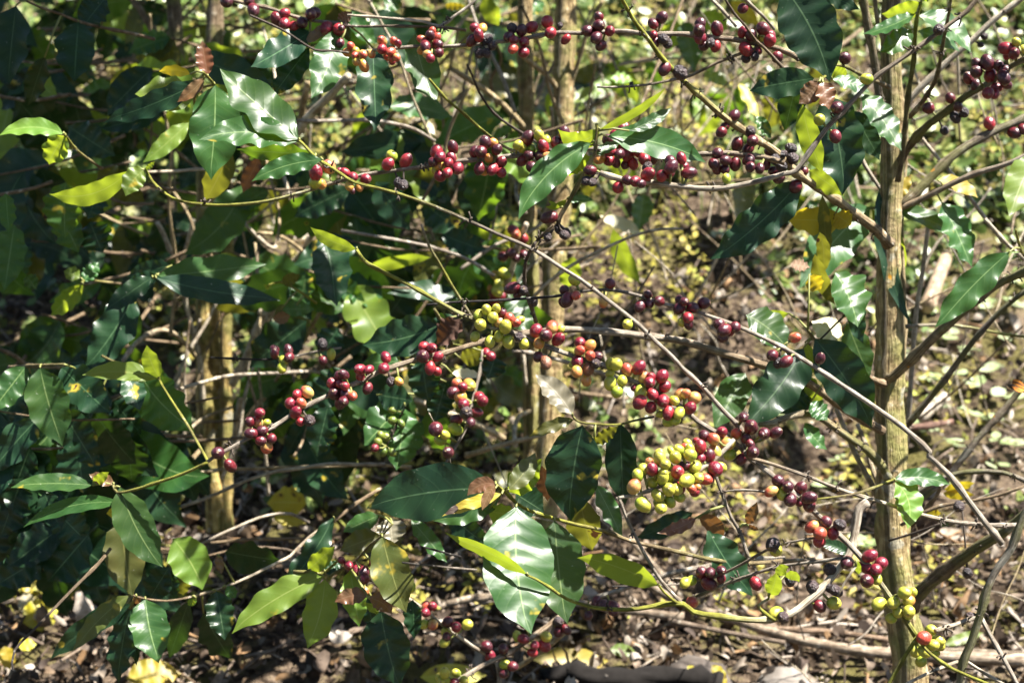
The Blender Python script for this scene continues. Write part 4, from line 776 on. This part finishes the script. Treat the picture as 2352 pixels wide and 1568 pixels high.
def scatter_leaf(mb, p, nrm, L, W, yaw, col, curl, twist, nu=4, nv=3, shape=None):
    x = nrm.orthogonal().normalized(); y = nrm.cross(x)
    dx = x * math.cos(yaw) + y * math.sin(yaw); dy = nrm.cross(dx); vs = []; r = rnd
    for i in range(nu + 1):
        u = i / nu
        w = W * (prof(.08 + u * .86) if shape is None else shape(u))
        for j in range(nv):
            v = -1 + 2 * j / (nv - 1)
            th = curl * (u - .5) * 2
            z = (1 - math.cos(th)) * L * .5 * (1 if curl > 0 else -1) + abs(v) * w * twist
            xx = math.sin(th) / (curl if abs(curl) > .01 else 1) * L * .5 if abs(curl) > .01 else (u - .5) * L
            vs.append(p + dx * xx + dy * (w * v) + nrm * (z + .12 * W * noise.noise((p.x * 50 + u * 3, p.y * 50 + v * 2, 1))))
    fs = [(a * nv + b, a * nv + b + 1, (a + 1) * nv + b + 1, (a + 1) * nv + b) for a in range(nu) for b in range(nv - 1)]
    mb.add(vs, fs, 0, [col] * len(vs))
def gpoint(r, ymin, ymax, sp=1.0):
    Y = ymin + (ymax - ymin) * r.random(); X = r.uniform(-1, 1) * (.25 + Y * .42) * sp
    return X, Y
def nrm_at(X, Y):
    e = .03; return Vector((hgt(X - e, Y) - hgt(X + e, Y), hgt(X, Y - e) - hgt(X, Y + e), 2 * e)).normalized()
LC = [(.30, .25, .20), (.36, .31, .255), (.17, .13, .10), (.08, .056, .04), (.06, .042, .03), (.24, .185, .14), (.42, .37, .32), (.07, .05, .04), (.28, .17, .085), (.16, .11, .07)]
r = random.Random(31); mb = MB()
for k in range(17000):
    X, Y = gpoint(r, 1.55, 3.2) if k < 12500 else gpoint(r, 2.8, 5.2)
    dens = noise.noise((X * 1.7 + 5, Y * 1.7, 2)) + (.55 if Y < 2.6 else .12) + (.35 if X > .4 else 0)
    if r.random() > dens + .28: continue
    n = (nrm_at(X, Y) + Vector((r.uniform(-1, 1), r.uniform(-1, 1), r.uniform(-.2, .2)))).normalized()
    L = r.uniform(.012, .034) if r.random() < .93 else r.uniform(.035, .06)
    c = r.choice(LC); k2 = r.uniform(.7, 1.2); c = tuple(x * k2 for x in c)
    scatter_leaf(mb, Vector((X, Y, hgt(X, Y) + r.uniform(-.012, .035))), n, L, L * r.uniform(.11, .30), r.uniform(0, 6.28), c, r.uniform(-2.8, 3.2), r.uniform(-.8, 1.2), 5, 3)
for k in range(1500):                       # small dead stems lying in it
    X, Y = gpoint(r, 1.6, 4.2); a = r.uniform(0, 6.28); L = r.uniform(.03, .16); c = r.choice(LC)
    p = Vector((X, Y, hgt(X, Y) + r.uniform(.006, .03))); q = Vector((X + L * math.cos(a), Y + L * math.sin(a), 0)); q.z = hgt(q.x, q.y) + r.uniform(.006, .04)
    tube(mb, [(p, .0022, c), ((p + q) / 2 + Vector((r.uniform(-.01, .01), r.uniform(-.01, .01), .006)), .002, c), (q, .0013, c)], 5)
tag(mb.build('leaf_litter', [LIT]), 'curled dead brown leaves and stems covering the ground', 'leaf litter', kind='stuff')
# moss and tiny leaved ground cover
r = random.Random(37); mb = MB()
MC = [(.30, .27, .05), (.38, .33, .08), (.22, .20, .05), (.42, .36, .13), (.15, .14, .03), (.32, .34, .08)]
for k in range(46000):
    X, Y = gpoint(r, 2.05, 5.0)
    d = 1.5 * noise.noise((X * 2.3, Y * 2.3, 8)) + .9 * noise.noise((X * 6, Y * 6, 4)) + (.35 if -.35 < X < .45 and Y > 2.3 else (-.55 if X > .45 and Y < 3.3 else .02))
    if r.random() > .35 + d * 1.7: continue
    n = (nrm_at(X, Y) + Vector((r.uniform(-1, 1), r.uniform(-1, 1), r.uniform(-.2, .8)))).normalized()
    s = r.uniform(.004, .013); c = r.choice(MC); k2 = r.uniform(.7, 1.2)
    scatter_leaf(mb, Vector((X, Y, hgt(X, Y) + r.uniform(0, .035) * (1 + 1.5 * max(0, d)))), n, s * 2, s * .55, r.uniform(0, 6.28), tuple(x * k2 for x in c), r.uniform(-.6, .9), r.uniform(-.3, .5), 2, 3)
tag(mb.build('moss', [MOSS]), 'yellow green moss and tiny leaves matted over the bank', 'moss', kind='stuff')
r = random.Random(41); mb = MB()
GC = [(.14, .22, .05), (.22, .30, .09), (.10, .16, .04), (.28, .33, .10), (.34, .34, .12)]
for k in range(13000):                       # soft green ground plants up the bank
    X, Y = gpoint(r, 2.4, 5.3)
    d = noise.noise((X * 1.9 + 9, Y * 1.9, 5)) + (.35 if X > .55 and Y > 3.1 else (-.25 if X > .4 else 0)) + (.25 if Y > 3.5 else 0)
    if r.random() > .2 + d: continue
    b = Vector((X, Y, hgt(X, Y))); hh = r.uniform(.01, .07) * (1.5 if Y > 3.4 and X < .5 else 1)
    for q in range(r.randint(2, 5)):
        n = Vector((r.uniform(-.8, .8), r.uniform(-.9, .4), r.uniform(.2, 1))).normalized(); s = r.uniform(.006, .017) * (1.6 if Y > 3.3 else 1); k2 = r.uniform(.7, 1.3)
        scatter_leaf(mb, b + Vector((r.uniform(-.012, .012), r.uniform(-.012, .012), hh * r.uniform(.3, 1))), n, s * 2.2, s * .62, r.uniform(0, 6.28), tuple(x * k2 for x in r.choice(GC)), r.uniform(-.5, .5), r.uniform(-.2, .4), 4, 3)
tag(mb.build('ground_cover', [GRN]), 'small pale green weeds spread over the bank behind the coffee plants', 'ground cover', kind='stuff')
r = random.Random(43); mb = MB()
for k in range(2600):
    X, Y = gpoint(r, 3.3, 5.2)
    if X > .7 or noise.noise((X * 2, Y * 2, 1)) < -.15: continue
    b = Vector((X, Y, hgt(X, Y))); h = r.uniform(.05, .22); a = r.uniform(0, 6.28); ln = r.uniform(.1, .8) * h; c = tuple(x * r.uniform(.7, 1.2) for x in r.choice([(.20, .22, .05), (.28, .26, .09), (.34, .28, .14), (.13, .17, .03)]))
    w = Vector((math.cos(a + 1.57), math.sin(a + 1.57), 0)) * r.uniform(.0015, .004); o = Vector((math.cos(a), math.sin(a), 0)); vs = []
    for i in range(5):
        u = i / 4; p = b + Vector((0, 0, h * (u - .25 * u * u))) + o * ln * u * u; ww = w * (1 - u * .92)
        vs += [p - ww, p + ww]
    mb.add(vs, [(2 * i, 2 * i + 1, 2 * i + 3, 2 * i + 2) for i in range(4)], 0, [c] * 10)
tag(mb.build('grass', [GRN]), 'thin yellowish grass blades on the bank at the top', 'grass', kind='stuff')
# ================================================================ seedlings, one by one
def oval(u): return max(.06, math.sin(PI * min(1, .04 + u * .96)) ** .6)
protos = []; r = random.Random(47)
spots = [(2070, 835), (2135, 885), (2190, 880), (2235, 905), (2270, 865), (2320, 790), (2310, 940), (2150, 960), (2215, 965), (2260, 975), (2295, 1030), (2330, 1055), (2200, 1040), (2225, 820), (2170, 800), (2330, 735), (2075, 915), (2120, 1000), (2285, 1090), (1700, 870), (1660, 930), (1900, 300), (2280, 170), (2320, 220), (2200, 330), (2150, 430), (2260, 480), (2330, 560), (1750, 300), (1640, 240), (1560, 330), (1480, 470), (1650, 560), (1890, 1130), (1930, 1080), (1980, 1280), (2250, 720), (2340, 660), (1810, 980)]
def ground_d(x, y): return ground(x, y)
for k, (x, y) in enumerate(spots):
    p, d = ground(x, y); p = Vector((p.x, p.y, hgt(p.x, p.y)))
    if k < 4:
        e = bpy.data.objects.new('seedling', None); COL.objects.link(e); e.location = p; e.empty_display_size = .02
        mb = MB(); h = r.uniform(.02, .04); tube(mb, [(p, .0012, (.2, .25, .06)), (p + Vector((.003, 0, h)), .001, (.2, .25, .06))], 5); mb.build('stem', [GRN], e, p, p)
        for q in range(r.randint(3, 5)):
            mb = MB(); a = q * 2.4 + r.uniform(-.3, .3); o = Vector((math.cos(a), math.sin(a), 0)); s = r.uniform(.011, .018)
            n = (Vector((0, -.15, 1)) + o * r.uniform(-.5, .2)).normalized(); c0 = p + Vector((.003, 0, h * r.uniform(.75, 1))) + o * s
            scatter_leaf(mb, c0, n, s * 2, s * .62, 0, r.choice([(.40, .50, .25), (.46, .54, .32), (.32, .42, .18)]), .35, .15, 5, 3, oval)
            mb.build('leaf', [GRN], e, p, p)
        protos.append(e)
    else:
        s = protos[k % 4]; e = s.copy(); COL.objects.link(e); e.location = p; e.rotation_euler.z = r.uniform(0, 6.28); sc = r.uniform(.8, 1.4); e.scale = (sc, sc, sc)
        for c in s.children: c2 = c.copy(); COL.objects.link(c2); c2.parent = e
    tag(e, 'small pale green seedling with rounded leaves growing from the litter', 'seedling', 'seedlings on the ground')
# ================================================================ sticks, log, stone and fallen leaves on the ground
def stick(name, label, cat, s, r0, r1, cols, lift=.012, mat=None, group=None, sides=10, rough=.15, dlift=0):
    P = []
    W = parse(s)
    for i, (t, w) in enumerate(W):
        a, b = w.split(','); x, y = xy(t, a, b); p, d = ground(x, y); u = i / (len(W) - 1)
        rad = (r0 + (r1 - r0) * u) * TILES[t][2] * d / F
        P.append((p - (p - CAM).normalized() * .045 + Vector((0, 0, rad + lift + dlift * u)), rad, cols[min(len(cols) - 1, int(u * len(cols)))]))
    pts = spline(P, .015); mb = MB(); tube(mb, pts, sides, 0, .11, rough, 3.3)
    o = mb.build(name, [mat or TWIG], None, P[0][0]); return tag(o, label, cat, group)
CHAR = colmat('charred_bark', .9, 0, .2, 60)
G1 = 'sticks lying on the ground'
stick('fallen_stick', 'longest thick pale stick lying across the litter towards the right tree base', 'stick', 'H 2100,950 I 0,1090 300,1190 600,1290 900,1370 1200,1425 1500,1450 1900,1475 2351,1500', 26, 44, [(.34, .27, .20)], group=G1)
stick('fallen_stick', 'thin straight brown stick lying above the thick pale one, ending at the trunk', 'stick', 'I 560,1245 800,1265 1000,1275 1250,1310 1450,1340', 18, 20, [(.26, .18, .12)], group=G1)
stick('fallen_stick', 'dark thin stick lying parallel below the longest pale stick at left', 'stick', 'I -100,1200 100,1240 400,1300 700,1350', 20, 16, [(.20, .15, .11)], group=G1)
stick('fallen_stick', 'grey stick on the litter in the lower right corner, behind the forked stem', 'stick', 'I 1690,1395 1900,1405 2351,1425', 16, 16, [(.28, .23, .17)], group=G1)
stick('fallen_stick', 'pale stick beneath the two big glossy leaves at bottom centre', 'stick', 'H 720,1090 900,1050 1100,1040 1400,1060 1700,1100 2000,1140 2351,1190', 24, 30, [(.33, .26, .19)], group=G1)
stick('fallen_stick', 'short broken sunlit pale stick among seedlings right of the trunk', 'stick', 'F 1630,1410 1700,1340 1800,1260', 34, 36, [(.62, .56, .46)], lift=.02, group=G1)
stick('fallen_stick', 'dull brown stick beside the short pale broken stick right of the trunk', 'stick', 'F 1500,1440 1650,1430 1850,1395', 26, 22, [(.20, .11, .08)], group=G1)
stick('fallen_stick', 'thick tan piece of dead wood lying uphill right of the trunk', 'stick', 'F 1670,660 1730,500 1800,310', 55, 42, [(.46, .35, .24)], lift=.02, group=G1)
stick('fallen_stick', 'diagonal grey stick in the litter under the large cherry cluster', 'stick', 'H 1980,620 2080,740 2200,880 2351,1060', 22, 20, [(.33, .26, .19)], group=G1)
stick('log', 'blackened rough log lying along the bottom edge of the ground', 'log', 'H 1380,1540 1560,1520 1750,1560 2000,1575 2300,1590 I 250,1640', 55, 95, [(.012, .010, .009)], lift=-.01, mat=CHAR, sides=22, rough=.5)
def rock(x, y, sx, sy, sz, label, col, mat):
    p, d = ground(x, y); p = p + Vector((0, -.05, .02)); mb = MB(); vs = []; R, Q = 12, 20
    for i in range(R + 1):
        th = PI * i / R
        for j in range(Q):
            ph = 2 * PI * j / Q; v = Vector((math.sin(th) * math.cos(ph), math.sin(th) * math.sin(ph), math.cos(th)))
            v *= 1 + .35 * noise.noise(v * 1.7 + Vector((x, y, 0))) + .12 * noise.noise(v * 5)
            vs.append(p + Vector((v.x * sx, v.y * sy, v.z * sz)))
    mb.add(vs, [(i * Q + j, (i + 1) * Q + j, (i + 1) * Q + (j + 1) % Q, i * Q + (j + 1) % Q) for i in range(R) for j in range(Q)], 0, [col] * len(vs))
    return tag(mb.build('stone', [mat], None, p), label, 'stone')
STONE = colmat('stone', .85, 0, .3, 40)
rock(1795, 1566, .045, .04, .022, 'pale grey flat stone at the bottom edge right of the black log', (.20, .18, .16), STONE)
rock(1595, 1555, .05, .05, .03, 'dark stone beside a yellow leaf at the bottom edge', (.09, .075, .065), STONE)
def fallen(t, x0, y0, x1, y1, w, c, label, lift=.09, up=.5, curl=.25):
    a = xy(t, x0, y0); b = xy(t, x1, y1); p, d = ground((a[0] + b[0]) / 2, (a[1] + b[1]) / 2); d -= lift
    B = dict(lf=[], pts=[(p, 1, 1)])
    MODES['_'] = (.05, .55, .8)
    make_leaf(B, a[0], a[1], b[0], b[1], w * TILES[t][2], '_', c, 0, d, 0, curl, .12, .55)
    mbb, cc, p0, i = B['lf'][0]
    tag(mbb.build('fallen_leaf', [LEAF[cc]], None, p0), label, 'leaf', 'fallen leaves on the litter')
fallen('H', 1320, 1405, 1895, 1390, 78, 'y', 'long yellow fallen leaf lying behind the black log', lift=.06)
fallen('H', 540, 1525, 1010, 1475, 72, 'y', 'dull yellow fallen leaf under the low twig with green cherries at bottom centre')
fallen('H', 1850, 1330, 2040, 1345, 42, 'l', 'small green yellow fallen leaf at the tip of the long yellow one', lift=.06)
fallen('G', 870, 1535, 1240, 1460, 100, 'y', 'bright yellow fallen leaf at the bottom edge under the glossy round leaf')
fallen('G', 160, 1150, 395, 1030, 100, 'y', 'largest pale yellow fallen leaf at lower left, crossed by a dark twig')
fallen('G', 90, 870, 355, 905, 55, 'y', 'yellow green curled fallen leaf, topmost of those at lower left')
fallen('G', 125, 990, 245, 1040, 62, 'p', 'whitish fallen leaf between two yellow ones at lower left')
fallen('G', 30, 1310, 65, 1460, 55, 'y', 'yellow fallen leaf standing on edge near the left picture edge')
fallen('G', 125, 1310, 245, 1285, 42, 'y', 'small yellow fallen leaf right of the one standing on edge')
fallen('G', 2110, 330, 1835, 300, 98, 'y', 'bright yellow leaf with orange base lying left of the big dark glossy leaf', lift=.45)
fallen('G', 1880, 430, 2105, 445, 42, 'y', 'yellow leaf half hidden below the bright yellow leaf with orange base', lift=.45)
fallen('I', 1800, 1300, 2085, 1195, 36, 'l', 'narrow green yellow fallen leaf behind the forked grey stem at right')
fallen('I', 200, 1440, 310, 1565, 38, 'y', 'twisted yellow fallen leaf at the bottom edge beside the pale stone')
fallen('I', 30, 1450, 100, 1500, 26, 'y', 'tiny yellow fallen leaf left of the twisted yellow one')
fallen('I', 2130, 1200, 2210, 1300, 40, 'y', 'dark yellow fallen leaf in shade near the right edge')
fallen('H', 1050, 130, 1330, 250, 60, 'o', 'olive fallen leaf on the bank behind the bronze tips', lift=.1)
fallen('D', 2010, 0, 2110, 60, 30, 'p', 'pale dry fallen leaf on the bank behind the curled tan twig', lift=.1)
# ================================================================ orange moth resting on a stem at the right edge
def moth(x, y, d):
    w = pt(x, y, d); e = bpy.data.objects.new('moth', None); COL.objects.link(e); e.location = w; e.empty_display_size = .01
    tag(e, 'small orange and black striped moth resting on a grey stem at the right edge', 'moth')
    ax = (RT * .85 - UP * .35 - FW * .2).normalized(); nn = (UP * .7 - FW * .6).normalized(); sd = ax.cross(nn)
    mb = MB(); bl = (.05, .03, .02)
    tube(mb, [(w - ax * .012, .0008, bl), (w - ax * .009, .0022, bl), (w - ax * .004, .0026, bl), (w + ax * .004, .0022, bl), (w + ax * .011, .0008, bl)], 8)
    mb.build('body', [STUB], e, w, w)
    for s in (-1, 1):
        mb = MB(); vs = []; cs = []
        for i in range(9):
            u = i / 8
            for j in range(9):
                v = j / 8
                L = .019 * (1 - .25 * v); W = .009 * math.sin(PI * min(1, .12 + u * .85)) ** .7
                p = w - ax * .008 + ax * L * u * 1.1 + sd * s * (.0012 + W * v) + nn * (.003 + .003 * v * (1 - u))
                vs.append(p); st = abs(v - .5 + .1 * math.sin(u * 3)) < .12 or u > .9 or v > .93 or u < .08
                cs.append((.06, .02, .01) if st else (.75, .26, .02))
        mb.add(vs, [(a * 9 + b, a * 9 + b + 1, (a + 1) * 9 + b + 1, (a + 1) * 9 + b) for a in range(8) for b in range(8)], 0, cs)
        mb.build('wing', [LIT], e, w, w)
        mb = MB(); a0 = w - ax * .012; tube(mb, [(a0, .0003, bl), (a0 - ax * .006 + sd * s * .003 + nn * .002, .0002, bl)], 4); mb.build('antenna', [STUB], e, w, w)
moth(2338, 893, 1.60)
finish_branches()
# ================================================================ crowns above the picture: they cast the dappled shade
LITSPOTS = [(420, 625, 1.62), (500, 610, 1.62), (560, 630, 1.6), (330, 650, 1.62), (230, 760, 1.65), (660, 1165, 1.95), (1285, 700, 2.3), (1285, 850, 2.3), (1290, 950, 2.3), (1215, 120, 2.3), (1300, 180, 2.3), (1215, 750, 2.35), (1290, 1050, 2.3), (660, 1140, 2.0), (130, 880, 1.55), (110, 940, 1.55), (60, 870, 1.55), (440, 640, 1.6), (560, 660, 1.6), (120, 1180, 1.4), (150, 100, 2.6), (230, 180, 2.4), (80, 210, 2.6), (330, 420, 2.6), (560, 230, 1.2), (620, 300, 1.2), (680, 360, 1.2), (530, 290, 1.25), (490, 270, 1.35), (160, 400, 1.4), (240, 400, 1.4), (320, 410, 1.4), (340, 1440, 1.4), (320, 1400, 1.4), (260, 840, 1.4), (350, 820, 1.4), (80, 280, 1.5), (600, 1400, 1.4), (700, 1420, 1.4), (420, 1270, 1.4), (60, 1470, 2.2), (120, 1400, 2.2), (90, 1380, 2.1), (30, 1360, 2.2), (30, 1500, 2.1), (200, 1480, 2.1), (250, 1540, 2.1), (350, 1540, 2.2), (500, 640, 2.4), (510, 800, 2.4), (560, 900, 2.4), (560, 700, 2.3), (420, 640, 2.3), (640, 600, 2.3), (90, 920, 1.5), (290, 330, 1.5), (430, 200, 1.5), (100, 620, 2.2), (640, 1180, 2.0), (880, 950, 1.6), (930, 960, 1.6), (760, 1500, 2.2), (620, 1500, 2.2)]
def crown(pl, targets, h0, h1, n, seed, name='crown'):
    """real leafy twigs above the frame, up-sun of the places the photograph shows in shade"""
    r = random.Random(seed); root, pw = PLANTS[pl]; mb = MB(); cnt = 0
    keep = [pt(x, y, d) for x, y, d in LITSPOTS]
    for k in range(n * 6):
        if cnt >= n: break
        x0, y0, x1, y1, d0, d1 = r.choice(targets)
        p = pt(r.uniform(x0, x1), r.uniform(y0, y1), r.uniform(d0, d1)) + SUN * r.uniform(h0, h1)
        q = proj(p)
        if q[2] < .15 or (-260 < q[0] < 2612 and q[1] > -200): continue
        if any((lambda v: (v - SUN * v.dot(SUN)).length < .12 and v.dot(SUN) > 0)(p - k3) for k3 in keep): continue
        cnt += 1
        a = r.uniform(0, 6.28); t = p + Vector((math.cos(a) * .14, math.sin(a) * .14, r.uniform(-.05, .05)))
        tube(mb, [(p, .002, BRN), (t, .003, BRN)], 5, 1)
        for j in range(r.randint(4, 7)):
            n_ = Vector((r.uniform(-.5, .5), r.uniform(-.5, .5), 1)).normalized(); L = r.uniform(.07, .14)
            scatter_leaf(mb, p + (t - p) * r.random() + Vector((r.uniform(-.06, .06), r.uniform(-.06, .06), -.02)), n_, L, L * .2, r.uniform(0, 6.28), (.03, .07, .025), .3, .15, 6, 3)
    tag(mb.build(name, [GRN, TWIG], root, Vector((0, 0, 0)) + pw, pw), kind='stuff')
crown('left', [(-250, -100, 560, 900, 1.4, 2.8), (-200, -50, 560, 760, 2.2, 3.8), (-200, -50, 400, 1000, 2.2, 3.4), (-150, 900, 520, 1500, 1.4, 2.2)], .55, 1.6, 175, 61)
crown('mid', [(480, 100, 1150, 1150, 1.8, 2.8), (640, 0, 1400, 1000, 2.4, 3.6), (600, 900, 1300, 1560, 1.8, 2.4)], .8, 1.9, 130, 62)
crown('right', [(1250, 100, 2300, 1500, 1.5, 2.6), (1300, 0, 2350, 900, 2.2, 3.6)], .9, 1.9, 14, 63)
crown('back', [(-900, -500, 300, 1500, 1.2, 3.2)], .5, 2.2, 210, 64)

# ================================================================ unseen leaf ring, added outside the picture to block low sky light
r = random.Random(71); mb = MB()
for k in range(6500):
    a = r.uniform(-.55, PI + .55) + PI; R = r.uniform(2.6, 3.6)
    if r.random() < .35: a = r.choice((-.1, PI + .1)) + r.uniform(-.5, .5); R = r.uniform(2.3, 3.2) + (1.2 if math.sin(a) > 0 else 0)
    p = Vector((R * math.cos(a), R * math.sin(a) + .6, 0)); p.z = r.uniform(.1, 3.4) if p.x < 1.2 else r.uniform(.1, 2.2)
    q = proj(p)
    if q[2] > 0 and -320 < q[0] < 2672 and q[1] > -400 and q[1] < 2200: continue
    if (p - CAM).length < 1.0: continue
    L = r.uniform(.10, .2); nn = Vector((r.uniform(-1, 1), r.uniform(-1, 1), r.uniform(.1, 1))).normalized()
    scatter_leaf(mb, p, nn, L, L * .24, r.uniform(0, 6.28), r.choice([(.02, .05, .02), (.03, .07, .025), (.045, .09, .025)]), .4, .15, 4, 3)
for k in range(1100):  # leaves overhead and behind the camera, added to cut sky fill
    p = Vector((r.uniform(-3.2, .5), r.uniform(-3.0, .2), r.uniform(1.9, 3.6)))
    if (p - CAM).length < .9: continue
    L = r.uniform(.10, .2); nn = Vector((r.uniform(-.7, .7), r.uniform(-.7, .7), 1)).normalized()
    scatter_leaf(mb, p, nn, L, L * .24, r.uniform(0, 6.28), r.choice([(.02, .05, .02), (.03, .07, .025)]), .4, .15, 4, 3)
tag(mb.build('sky_blocking_leaves', [GRN]), 'unseen dark green leaves added around the scene to block sky light', 'sky_blocking_leaves', kind='stuff')
# ================================================================ sky, sun, camera
w = bpy.data.worlds.new('World'); S.world = w; w.use_nodes = True; nt = w.node_tree; bg = nt.nodes['Background']
sk = nt.nodes.new('ShaderNodeTexSky'); sk.sky_type = 'NISHITA'; sk.sun_disc = False
sk.sun_elevation = math.asin(SUN.z); sk.sun_rotation = math.atan2(SUN.x, SUN.y); sk.air_density = 1.0; sk.dust_density = .6
nt.links.new(sk.outputs[0], bg.inputs[0]); bg.inputs[1].default_value = .05
ld = bpy.data.lights.new('sun', 'SUN'); ld.energy = 5.0; ld.angle = math.radians(.5); ld.color = (1, .95, .86)
lo = bpy.data.objects.new('sun', ld); COL.objects.link(lo); lo.rotation_euler = SUN.to_track_quat('Z', 'Y').to_euler(); lo.location = (2, -1, 5)
cd = bpy.data.cameras.new('camera'); cd.lens = 50; cd.sensor_width = 36; cd.clip_end = 500; cd.clip_start = .05
cd.dof.use_dof = True; cd.dof.focus_distance = 1.23; cd.dof.aperture_fstop = 9.0; cd.dof.aperture_blades = 0
co = bpy.data.objects.new('camera', cd); COL.objects.link(co); co.location = CAM; co.rotation_euler = (PI / 2 - PITCH, 0, 0)
S.camera = co
S.view_settings.view_transform = 'Standard'; S.view_settings.look = 'None'; S.view_settings.exposure = 2.2; S.view_settings.gamma = 1
S.cycles.max_bounces = 8; S.cycles.transmission_bounces = 6; S.cycles.diffuse_bounces = 4
S.cycles.sample_clamp_indirect = 4
